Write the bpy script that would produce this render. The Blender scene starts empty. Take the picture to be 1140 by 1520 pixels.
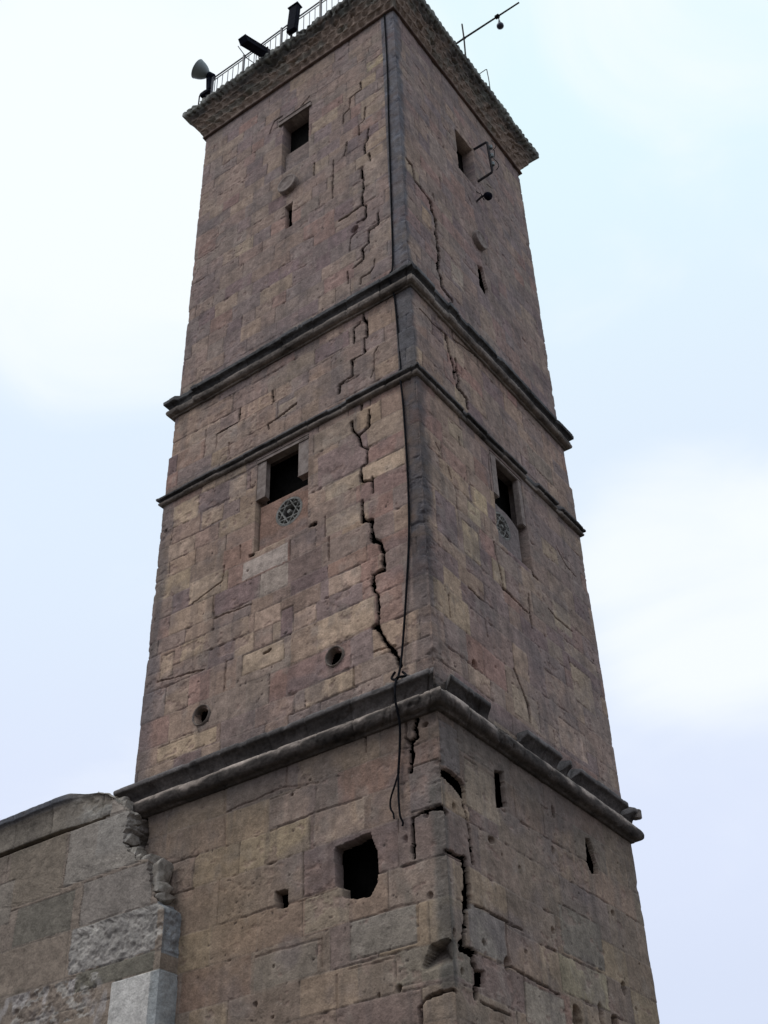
import bpy, math, random
import numpy as np
from mathutils import Matrix, Vector

scene = bpy.context.scene
COL = scene.collection

# ---------------------------------------------------------------- camera
cam_data = bpy.data.cameras.new('camera')
cam_data.sensor_fit = 'VERTICAL'
cam_data.sensor_height = 24.0
cam_data.sensor_width = 18.0
cam_data.lens = 24.0 * 1819.386 / 1520.0
cam_data.clip_start = 0.1
cam_data.clip_end = 6000.0
cam = bpy.data.objects.new('camera', cam_data)
COL.objects.link(cam)
_R = Vector((0.81060042, 0.58493152, -0.02796561))
_U = Vector((0.3791547, -0.4878415, 0.78629027))
_F = Vector((-0.44628318, 0.64797051, 0.61722406))
cam.matrix_world = Matrix((( _R.x, _U.x, -_F.x, 6.65615224),
                           ( _R.y, _U.y, -_F.y, -10.61196993),
                           ( _R.z, _U.z, -_F.z, 1.6),
                           (0, 0, 0, 1)))
scene.camera = cam

# ---------------------------------------------------------------- sky, sun, exposure
SUN_EL, SUN_AZ = math.radians(52), math.radians(215)     # azimuth clockwise from +Y (behind and left of the viewer)
SKYPATCH = [(-0.466, 0.256, 0.847, 0.99, 0.94, 0.6), (-0.510, 0.378, 0.773, 0.998, 0.982, 0.5), (-0.245, 0.797, 0.552, 0.999, 0.9895, 0.85), (-0.137, 0.514, 0.847, 0.995, 0.95, 0.25), (-0.311, 0.899, 0.307, 0.999, 0.985, -0.2), (-0.172, 0.659, 0.732, 0.997, 0.97, -0.2), (-0.636, 0.450, 0.627, 0.995, 0.97, -0.2), ]
world = bpy.data.worlds.new('World')
scene.world = world
world.use_nodes = True
wn, wl = world.node_tree.nodes, world.node_tree.links
wn.clear()
out = wn.new('ShaderNodeOutputWorld')
bg = wn.new('ShaderNodeBackground')
bg.inputs['Strength'].default_value = 0.10
sky = wn.new('ShaderNodeTexSky')
sky.sky_type = 'NISHITA'
sky.sun_disc = False
sky.sun_elevation = SUN_EL
sky.sun_rotation = SUN_AZ
sky.dust_density = 2.0
tc = wn.new('ShaderNodeTexCoord')
mp = wn.new('ShaderNodeMapping')
mp.inputs['Scale'].default_value = (1.0, 1.0, 1.6)
mp.inputs['Location'].default_value = (3.1, 0.4, 0.2)
wl.new(tc.outputs['Generated'], mp.inputs['Vector'])
def wnoise(scale, detail, rough, dist=0.0):
    n = wn.new('ShaderNodeTexNoise')
    n.inputs['Scale'].default_value = scale
    n.inputs['Detail'].default_value = detail
    n.inputs['Roughness'].default_value = rough
    n.inputs['Distortion'].default_value = dist
    wl.new(mp.outputs['Vector'], n.inputs['Vector'])
    return n
def wramp(src, stops):
    r = wn.new('ShaderNodeValToRGB')
    r.color_ramp.interpolation = 'EASE'
    els = r.color_ramp.elements
    els[0].position, els[0].color = stops[0]
    els[1].position, els[1].color = stops[-1]
    for p, c in stops[1:-1]:
        e = els.new(p); e.color = c
    wl.new(src, r.inputs['Fac'])
    return r
# overcast: a sheet of cloud whose tint drifts from lavender to a pale cyan
# towards the zenith, with soft bright patches in it, over a little open sky
sep = wn.new('ShaderNodeSeparateXYZ')
wl.new(tc.outputs['Generated'], sep.inputs[0])
tint = wramp(sep.outputs['Z'], [(0.0, (2.2, 2.4, 3.0, 1)), (0.12, (3.8, 4.2, 5.2, 1)), (0.26, (7.1, 7.8, 9.5, 1)), (0.38, (7.5, 8.2, 9.95, 1)), (0.62, (7.7, 8.8, 10.1, 1)), (0.85, (7.9, 9.7, 10.2, 1))])
n1 = wnoise(5.0, 6.0, 0.52, 0.5)
# bright thin places in the cloud sheet: (direction, inner and outer radius as cosines, strength)
acc = None
for (dx, dy, dz, c0, c1, amt) in SKYPATCH:
    dt = wn.new('ShaderNodeVectorMath'); dt.operation = 'DOT_PRODUCT'
    wl.new(tc.outputs['Generated'], dt.inputs[0]); dt.inputs[1].default_value = (dx, dy, dz)
    mr = wn.new('ShaderNodeMapRange'); mr.interpolation_type = 'SMOOTHSTEP'
    mr.inputs['From Min'].default_value = c1; mr.inputs['From Max'].default_value = c0; mr.inputs['To Max'].default_value = amt
    wl.new(dt.outputs['Value'], mr.inputs['Value'])
    if acc is None: acc = mr.outputs['Result']
    else:
        ad = wn.new('ShaderNodeMath'); ad.operation = 'ADD'; wl.new(acc, ad.inputs[0]); wl.new(mr.outputs['Result'], ad.inputs[1]); acc = ad.outputs[0]
sc_ = wn.new('ShaderNodeMath'); sc_.operation = 'MULTIPLY_ADD'; sc_.inputs[1].default_value = 1.9; sc_.inputs[2].default_value = -0.84
wl.new(n1.outputs['Fac'], sc_.inputs[0])
ad = wn.new('ShaderNodeMath'); ad.operation = 'ADD'; wl.new(acc, ad.inputs[0]); wl.new(sc_.outputs[0], ad.inputs[1])
bright = wramp(ad.outputs[0], [(0.0, (0, 0, 0, 1)), (1.0, (.85, .85, .85, 1))])
mixb = wn.new('ShaderNodeMixRGB')
mixb.inputs['Color2'].default_value = (9.9, 10.3, 10.6, 1)
wl.new(bright.outputs['Color'], mixb.inputs['Fac'])
wl.new(tint.outputs['Color'], mixb.inputs['Color1'])
mixs = wn.new('ShaderNodeMixRGB')
mixs.inputs['Fac'].default_value = 0.93
wl.new(sky.outputs['Color'], mixs.inputs['Color1'])
wl.new(mixb.outputs['Color'], mixs.inputs['Color2'])
wl.new(mixs.outputs['Color'], bg.inputs['Color'])
wl.new(bg.outputs['Background'], out.inputs['Surface'])

sun_data = bpy.data.lights.new('sun', 'SUN')
sun_data.energy = 0.9
sun_data.angle = math.radians(28)
sun_data.color = (1.0, 0.95, 0.88)
sun = bpy.data.objects.new('sun', sun_data)
COL.objects.link(sun)
_d = Vector((math.sin(SUN_AZ) * math.cos(SUN_EL), math.cos(SUN_AZ) * math.cos(SUN_EL), math.sin(SUN_EL)))
sun.rotation_euler = _d.to_track_quat('Z', 'Y').to_euler()

scene.view_settings.view_transform = 'Standard'
scene.view_settings.look = 'None'
scene.view_settings.exposure = 0.06
scene.view_settings.gamma = 1.0
scene.view_settings.use_curve_mapping = False

rng = np.random.default_rng(7)
random.seed(7)

# ---------------------------------------------------------------- helpers
def tag(o, label=None, cat=None, group=None, kind=None):
    if label: o['label'] = label
    if cat: o['category'] = cat
    if group: o['group'] = group
    if kind: o['kind'] = kind
    return o

def empty(name, loc, label, cat, group=None):
    o = bpy.data.objects.new(name, None)
    o.location = loc
    o.empty_display_size = 0.3
    COL.objects.link(o)
    return tag(o, label, cat, group)

def link(name, me, mat, parent=None):
    o = bpy.data.objects.new(name, me)
    COL.objects.link(o)
    if mat: me.materials.append(mat)
    if parent:
        o.parent = parent
        pw = Vector(parent.location) if parent.type == 'EMPTY' else Vector((0, 0, 0))
        o.matrix_parent_inverse = Matrix.Translation(-pw)
    return o

def grid_mesh(name, P, mat, parent=None, col=None, keep=None, wrap=False, smooth=False):
    """P: (rows, cols, 3). One quad per cell; keep masks cells; wrap closes the columns."""
    nr, nc = P.shape[:2]
    idx = np.arange(nr * nc, dtype=np.int32).reshape(nr, nc)
    if wrap: idx = np.concatenate([idx, idx[:, :1]], axis=1)
    a, b, c, d = idx[:-1, :-1], idx[:-1, 1:], idx[1:, 1:], idx[1:, :-1]
    Q = np.stack([a, b, c, d], axis=-1)
    Q = Q[keep] if keep is not None else Q.reshape(-1, 4)
    me = bpy.data.meshes.new(name)
    me.vertices.add(nr * nc)
    me.vertices.foreach_set('co', np.ascontiguousarray(P, dtype=np.float32).ravel())
    n = len(Q)
    me.loops.add(n * 4)
    me.loops.foreach_set('vertex_index', np.ascontiguousarray(Q, dtype=np.int32).ravel())
    me.polygons.add(n)
    me.polygons.foreach_set('loop_start', np.arange(0, n * 4, 4, dtype=np.int32))
    me.polygons.foreach_set('loop_total', np.full(n, 4, dtype=np.int32))
    if smooth: me.polygons.foreach_set('use_smooth', np.ones(n, dtype=bool))
    me.update(calc_edges=True)
    if col is not None:
        at = me.color_attributes.new('Col', 'FLOAT_COLOR', 'POINT')
        c4 = np.ones((nr * nc, 4), dtype=np.float32)
        c4[:, :3] = col.reshape(-1, 3)
        at.data.foreach_set('color', c4.ravel())
    return link(name, me, mat, parent)

class MB:
    """collects boxes, tubes and lathes, then links them as one mesh"""
    def __init__(s): s.v, s.f, s.sm = [], [], []
    def add(s, V, F, smooth=False):
        o = len(s.v); s.v += [tuple(p) for p in V]
        for f in F: s.f.append([i + o for i in f]); s.sm.append(smooth)
    def frame_box(s, c, ax, ay, az, bev=0.0):
        """box with centre c and half-axis vectors; bev chamfers every edge"""
        c, ax, ay, az = Vector(c), Vector(ax), Vector(ay), Vector(az)
        if bev <= 0:
            V = [c + ax * i + ay * j + az * k for i in (-1, 1) for j in (-1, 1) for k in (-1, 1)]
            s.add(V, [(0, 1, 3, 2), (4, 6, 7, 5), (0, 4, 5, 1), (2, 3, 7, 6), (0, 2, 6, 4), (1, 5, 7, 3)])
            return
        import bmesh
        bm = bmesh.new()
        bmesh.ops.create_cube(bm, size=2.0)
        for v in bm.verts:
            v.co = c + ax * v.co.x + ay * v.co.y + az * v.co.z
        bmesh.ops.bevel(bm, geom=list(bm.edges), offset=bev, segments=2, affect='EDGES')
        bm.verts.ensure_lookup_table()
        s.add([v.co.copy() for v in bm.verts], [[v.index for v in f.verts] for f in bm.faces])
        bm.free()
    def box(s, x0, x1, y0, y1, z0, z1, bev=0.0):
        s.frame_box(((x0 + x1) / 2, (y0 + y1) / 2, (z0 + z1) / 2), ((x1 - x0) / 2, 0, 0), (0, (y1 - y0) / 2, 0), (0, 0, (z1 - z0) / 2), bev)
    def tube(s, pts, r, n=8, cap=True):
        pts = [Vector(p) for p in pts]
        m = len(pts); rr = r if isinstance(r, (list, tuple)) else [r] * m
        V = []; up = Vector((0.31, 0.17, 0.93))
        prev = None
        for i, p in enumerate(pts):
            t = (pts[min(i + 1, m - 1)] - pts[max(i - 1, 0)]).normalized()
            if prev is None:
                a = t.cross(up)
                if a.length < 0.1: a = t.cross(Vector((1, 0, 0)))
                a.normalize()
            else:
                a = (prev - t * prev.dot(t)).normalized()
            prev = a; b = t.cross(a)
            for k in range(n):
                an = 2 * math.pi * k / n
                V.append(p + (a * math.cos(an) + b * math.sin(an)) * rr[i])
        F = [(i * n + k, i * n + (k + 1) % n, (i + 1) * n + (k + 1) % n, (i + 1) * n + k) for i in range(m - 1) for k in range(n)]
        s.add(V, F, True)
        if cap:
            s.add(V[:n][::-1], [list(range(n))]); s.add(V[-n:], [list(range(n))])
    def lathe(s, base, axis, prof, n=28):
        """prof: list of (distance along axis, radius)"""
        axis = Vector(axis).normalized(); a = axis.orthogonal().normalized(); b = axis.cross(a)
        V = []
        for t, r in prof:
            for k in range(n):
                an = 2 * math.pi * k / n
                V.append(Vector(base) + axis * t + (a * math.cos(an) + b * math.sin(an)) * r)
        F = [(i * n + k, i * n + (k + 1) % n, (i + 1) * n + (k + 1) % n, (i + 1) * n + k) for i in range(len(prof) - 1) for k in range(n)]
        s.add(V, F, True)
    def build(s, name, mat, parent=None):
        me = bpy.data.meshes.new(name)
        me.from_pydata([tuple(v) for v in s.v], [], s.f)
        me.polygons.foreach_set('use_smooth', np.array(s.sm, dtype=bool))
        me.update()
        return link(name, me, mat, parent)

# ---------------------------------------------------------------- materials
def nmath(nt, op, a, b=None, clamp=False):
    n = nt.nodes.new('ShaderNodeMath'); n.operation = op; n.use_clamp = clamp
    for i, v in enumerate((a, b)):
        if v is None: continue
        if isinstance(v, (int, float)): n.inputs[i].default_value = v
        else: nt.links.new(v, n.inputs[i])
    return n.outputs[0]

def mat_stone(name, attr=True, base=(0.2, 0.16, 0.13), bump=0.5, rough=0.92, grain=60.0, var=0.5, tint2=None):
    m = bpy.data.materials.new(name); m.use_nodes = True
    nt = m.node_tree; nt.nodes.clear()
    o = nt.nodes.new('ShaderNodeOutputMaterial'); b = nt.nodes.new('ShaderNodeBsdfPrincipled')
    nt.links.new(b.outputs[0], o.inputs[0])
    b.inputs['Roughness'].default_value = rough
    b.inputs['Specular IOR Level'].default_value = 0.2
    t = nt.nodes.new('ShaderNodeTexCoord')
    def noise(sc, det, ro=0.6):
        n = nt.nodes.new('ShaderNodeTexNoise')
        n.inputs['Scale'].default_value = sc; n.inputs['Detail'].default_value = det; n.inputs['Roughness'].default_value = ro
        nt.links.new(t.outputs['Object'], n.inputs['Vector']); return n.outputs['Fac']
    fine = noise(grain, 3.0); mid = noise(9.0, 5.0, 0.65); big = noise(1.7, 4.0)
    k = nmath(nt, 'ADD', nmath(nt, 'MULTIPLY', nmath(nt, 'SUBTRACT', fine, 0.5), var * 0.9),
              nmath(nt, 'MULTIPLY', nmath(nt, 'SUBTRACT', mid, 0.5), var * 1.3))
    k = nmath(nt, 'ADD', nmath(nt, 'ADD', k, nmath(nt, 'MULTIPLY', nmath(nt, 'SUBTRACT', big, 0.5), var * 0.5)), 1.0)
    mul = nt.nodes.new('ShaderNodeVectorMath'); mul.operation = 'SCALE'
    if attr:
        a = nt.nodes.new('ShaderNodeAttribute'); a.attribute_name = 'Col'
        nt.links.new(a.outputs['Color'], mul.inputs[0])
    elif tint2:
        r = nt.nodes.new('ShaderNodeValToRGB')
        r.color_ramp.elements[0].position = 0.4; r.color_ramp.elements[0].color = (*base, 1)
        r.color_ramp.elements[1].position = 0.6; r.color_ramp.elements[1].color = (*tint2, 1)
        nt.links.new(mid, r.inputs['Fac']); nt.links.new(r.outputs['Color'], mul.inputs[0])
    else:
        mul.inputs[0].default_value = base
    nt.links.new(k, mul.inputs['Scale'])
    nt.links.new(mul.outputs[0], b.inputs['Base Color'])
    bp = nt.nodes.new('ShaderNodeBump'); bp.inputs['Strength'].default_value = bump; bp.inputs['Distance'].default_value = 0.02
    h = nmath(nt, 'ADD', nmath(nt, 'MULTIPLY', fine, 0.5), mid)
    nt.links.new(h, bp.inputs['Height']); nt.links.new(bp.outputs[0], b.inputs['Normal'])
    return m

def mat_simple(name, base, rough=0.6, metal=0.0, var=0.4, scale=14.0, tint2=None):
    m = bpy.data.materials.new(name); m.use_nodes = True
    nt = m.node_tree; b = nt.nodes['Principled BSDF']
    b.inputs['Roughness'].default_value = rough; b.inputs['Metallic'].default_value = metal; b.inputs['Specular IOR Level'].default_value = .5 if rough < .7 else .08
    t = nt.nodes.new('ShaderNodeTexCoord'); n = nt.nodes.new('ShaderNodeTexNoise')
    n.inputs['Scale'].default_value = scale; n.inputs['Detail'].default_value = 5.0
    nt.links.new(t.outputs['Object'], n.inputs['Vector'])
    r = nt.nodes.new('ShaderNodeValToRGB')
    r.color_ramp.elements[0].position = 0.35; r.color_ramp.elements[1].position = 0.65
    c2 = tint2 or tuple(c * (1 + var) for c in base)
    r.color_ramp.elements[0].color = (*[c * (1 - var) if not tint2 else c for c in base], 1)
    r.color_ramp.elements[1].color = (*c2, 1)
    nt.links.new(n.outputs['Fac'], r.inputs['Fac']); nt.links.new(r.outputs['Color'], b.inputs['Base Color'])
    return m

M_WALL = mat_stone('weathered_masonry', bump=0.8, grain=38.0, var=0.9)
M_TRIM = mat_stone('weathered_trim', bump=0.8, grain=32.0, var=1.0)
M_FRAME = mat_stone('window_surround_stone', attr=False, base=(0.20, 0.155, 0.135), tint2=(0.27, 0.22, 0.195), bump=0.4, var=0.4)
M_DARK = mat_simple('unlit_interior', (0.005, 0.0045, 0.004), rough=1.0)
M_IRON = mat_simple('rusty_dark_iron', (0.035, 0.036, 0.045), rough=0.7, tint2=(0.07, 0.055, 0.05))
M_RAIL = mat_simple('painted_rail_iron', (0.10, 0.10, 0.115), rough=0.6, tint2=(0.17, 0.15, 0.15))
M_GREYMETAL = mat_simple('dull_grey_metal', (0.20, 0.23, 0.235), rough=0.55, tint2=(0.28, 0.31, 0.31), scale=5)
M_BLACK = mat_simple('black_plastic', (0.008, 0.009, 0.016), rough=0.95)
M_CABLE = mat_simple('black_rubber_cable', (0.008, 0.008, 0.010), rough=0.9)
M_GLASS = mat_simple('dusty_lamp_glass', (0.05, 0.055, 0.09), rough=0.2)
M_POT = mat_stone('fired_clay_pipe', attr=False, base=(0.16, 0.13, 0.11), tint2=(0.24, 0.19, 0.16), bump=0.4)

# ---------------------------------------------------------------- noise on (s, z) grids
def lattice(fx, fz, seed):
    r = np.random.default_rng(seed)
    nx, nz = int(fx.max()) + 3, int(fz.max()) + 3
    G = r.random((nz, nx)).astype(np.float32)
    ix, iz = fx.astype(int), fz.astype(int)
    tx, tz = fx - ix, fz - iz
    tx = tx * tx * (3 - 2 * tx); tz = tz * tz * (3 - 2 * tz)
    tx = tx[None, :].astype(np.float32); tz = tz[:, None].astype(np.float32)
    A = G[np.ix_(iz, ix)]; B = G[np.ix_(iz, ix + 1)]; C_ = G[np.ix_(iz + 1, ix)]; D_ = G[np.ix_(iz + 1, ix + 1)]
    return (A * (1 - tx) + B * tx) * (1 - tz) + (C_ * (1 - tx) + D_ * tx) * tz

def vn(s, z, sx, sz, seed):          # value noise, -1..1
    return lattice((s - s.min()) / sx + 0.37, (z - z.min()) / sz + 0.61, seed) * 2 - 1

def fbm(s, z, sx, sz, seed, octv=4, gain=0.5):
    t = 0; a = 1.0; tot = 0
    for i in range(octv):
        t = t + a * vn(s, z, sx / 2 ** i, sz / 2 ** i, seed + 17 * i); tot += a; a *= gain
    return t / tot

def sstep(e0, e1, x):
    t = np.clip((x - e0) / (e1 - e0), 0, 1); return t * t * (3 - 2 * t)

# ---------------------------------------------------------------- ashlar block pattern
PAL = np.array([(0.235, 0.170, 0.138), (0.252, 0.182, 0.146), (0.208, 0.155, 0.135), (0.190, 0.145, 0.135),
                (0.270, 0.200, 0.155), (0.240, 0.155, 0.130), (0.215, 0.165, 0.140), (0.300, 0.225, 0.165), (0.175, 0.125, 0.120)], dtype=np.float32)
TAN, PALE, PURP, RED, GREY, OCHRE = (0.36, 0.262, 0.205), (0.35, 0.295, 0.26), (0.175, 0.124, 0.120), (0.255, 0.155, 0.125), (0.235, 0.205, 0.185), (0.35, 0.27, 0.175)

def ashlar(S, Z, beds, wmin, wmax, seed, patches=(), pal_w=None, contrast=1.0):
    """per-point block colour, distance to the nearest joint and block offset"""
    r = np.random.default_rng(seed)
    beds = np.asarray(beds)
    ci = np.clip(np.searchsorted(beds, Z) - 1, 0, len(beds) - 2)
    lo, hi = beds[ci], beds[ci + 1]
    dist_b = np.minimum(Z - lo, hi - Z)
    bid = np.zeros(S.shape, dtype=np.int32); dist_v = np.full(S.shape, 9.0, dtype=np.float32)
    base = 0
    s0, s1 = S.min() - 0.5, S.max() + 0.5
    for i in range(len(beds) - 1):
        sel = ci == i
        h = beds[i + 1] - beds[i]
        cuts = [s0 - r.random() * wmax]
        while cuts[-1] < s1: cuts.append(cuts[-1] + (wmin + (wmax - wmin) * r.random() ** 1.3) * (0.6 + 1.1 * h))
        cuts = np.array(cuts)
        x = S[sel]; b = np.clip(np.searchsorted(cuts, x) - 1, 0, len(cuts) - 2)
        dist_v[sel] = np.minimum(x - cuts[b], cuts[b + 1] - x)
        bid[sel] = base + b
        base += len(cuts)
    for (a, b, c, d, colr) in patches:
        sel = (S > a) & (S < b) & (Z > c) & (Z < d)
        bid[sel] = base; base += 1
        dd = np.minimum(np.minimum(S - a, b - S), np.minimum(Z - c, d - Z))
        dist_v[sel] = dd[sel]; dist_b[sel] = dd[sel]
        # just outside the patch the old joints stay
    n = base + 1
    pick = r.choice(len(PAL), size=n, p=pal_w)
    cols = PAL[pick] * (1 + contrast * 0.16 * (r.random((n, 1)).astype(np.float32) - 0.5)) * (1 + 0.05 * (r.random((n, 3)).astype(np.float32) - 0.5))
    mean = PAL.mean(axis=0); cols = mean + (cols - mean) * contrast
    k0 = base - len(patches)
    for j, pt in enumerate(patches): cols[k0 + j] = np.array(pt[4]) * (.90, .90, .92) + mean * .10
    offs = (r.random(n).astype(np.float32) - 0.5) * 2
    openn = r.random(n).astype(np.float32)
    return cols[bid].astype(np.float32), dist_b.astype(np.float32), dist_v, offs[bid], openn[bid]

def seg_dist(S, Z, p, q):
    px, pz = p; dx, dz = q[0] - p[0], q[1] - p[1]
    L2 = dx * dx + dz * dz + 1e-12
    t = np.clip(((S - px) * dx + (Z - pz) * dz) / L2, 0, 1)
    return np.hypot(S - px - t * dx, Z - pz - t * dz)

def in_poly(S, Z, poly):
    ins = np.zeros(S.shape, dtype=bool); n = len(poly)
    for i in range(n):
        x0, z0 = poly[i]; x1, z1 = poly[(i + 1) % n]
        if z0 == z1: continue
        c = ((z0 > Z) != (z1 > Z)) & (S < (x1 - x0) * (Z - z0) / (z1 - z0) + x0)
        ins ^= c
    return ins

def carve(dep, s, z, cracks, blobs, holes, wob):
    """adds cracks, chips and openings to the depth map; returns how freshly broken each point is"""
    fresh = np.zeros_like(dep); gone = np.zeros(dep.shape, dtype=bool); crk = np.zeros_like(dep)
    def win(a, b, c, d):
        i0, i1 = np.searchsorted(s, [a, b]); j0, j1 = np.searchsorted(z, [c, d])
        return slice(j0, j1), slice(i0, i1)
    for w, d, pts in cracks:
        xs = [p[0] for p in pts]; zs = [p[1] for p in pts]; m = w * 3 + 0.05
        sl = win(min(xs) - m, max(xs) + m, min(zs) - m, max(zs) + m)
        if sl[0].start >= sl[0].stop or sl[1].start >= sl[1].stop: continue
        SS, ZZ = np.meshgrid(s[sl[1]], z[sl[0]])
        wx = wob[0][sl] * 0.025; wz = wob[1][sl] * 0.025
        dd = np.full(SS.shape, 9.0)
        for p, q in zip(pts[:-1], pts[1:]): dd = np.minimum(dd, seg_dist(SS + wx, ZZ + wz, p, q))
        ww = w * (1.15 + 1.1 * wob[2][sl] + .5 * wob[0][sl]); d = d * 2.0 if w < .03 else .045
        k = 1 - sstep(ww * 0.45, ww * 0.45 + 0.006, dd)
        dep[sl] = np.maximum(dep[sl], k * d + dep[sl] * (1 - k))
        k2 = (1 - sstep(ww * 0.5, ww * 0.5 + 0.035, dd))
        dep[sl] += (w > .012) * k2 * 0.003 * (wob[3][sl] > 0)
        fresh[sl] = np.maximum(fresh[sl], k2 * .6); soot = k * (w > .012); crk[sl] = np.maximum(crk[sl], soot)
        if w >= .03: gone[sl] |= dd < ww * .45 + .005      # open right through the facing
    for cs, cz, ru, rz, d in blobs:
        m = max(ru, rz) * 1.6
        sl = win(cs - m, cs + m, cz - m, cz + m)
        if sl[0].start >= sl[0].stop or sl[1].start >= sl[1].stop: continue
        SS, ZZ = np.meshgrid(s[sl[1]], z[sl[0]])
        rr = np.hypot((SS - cs) / ru, (ZZ - cz) / rz) + 0.45 * wob[2][sl]
        k = 1 - sstep(0.65, 1.0, rr)
        dep[sl] = np.maximum(dep[sl], dep[sl] + k * d)
    for d, poly in holes:
        xs = [p[0] for p in poly]; zs = [p[1] for p in poly]
        sl = win(min(xs) - 0.1, max(xs) + 0.1, min(zs) - 0.1, max(zs) + 0.1)
        if sl[0].start >= sl[0].stop or sl[1].start >= sl[1].stop: continue
        SS, ZZ = np.meshgrid(s[sl[1]], z[sl[0]])
        ins = in_poly(SS + wob[0][sl] * 0.03, ZZ + wob[1][sl] * 0.03, poly)
        if d < 0:       # a scoop: deep at the top, sloping out again at the bottom
            q = np.clip((ZZ - min(zs)) / (max(zs) - min(zs)), 0, 1)
            dep[sl] = np.where(ins, dep[sl] + (-d) * q ** .8, dep[sl])
        else:
            dep[sl] = np.where(ins, d * (0.92 + 0.08 * wob[2][sl]), dep[sl])
            if d not in (.26,): gone[sl] |= ins
    return fresh, gone, crk

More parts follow.
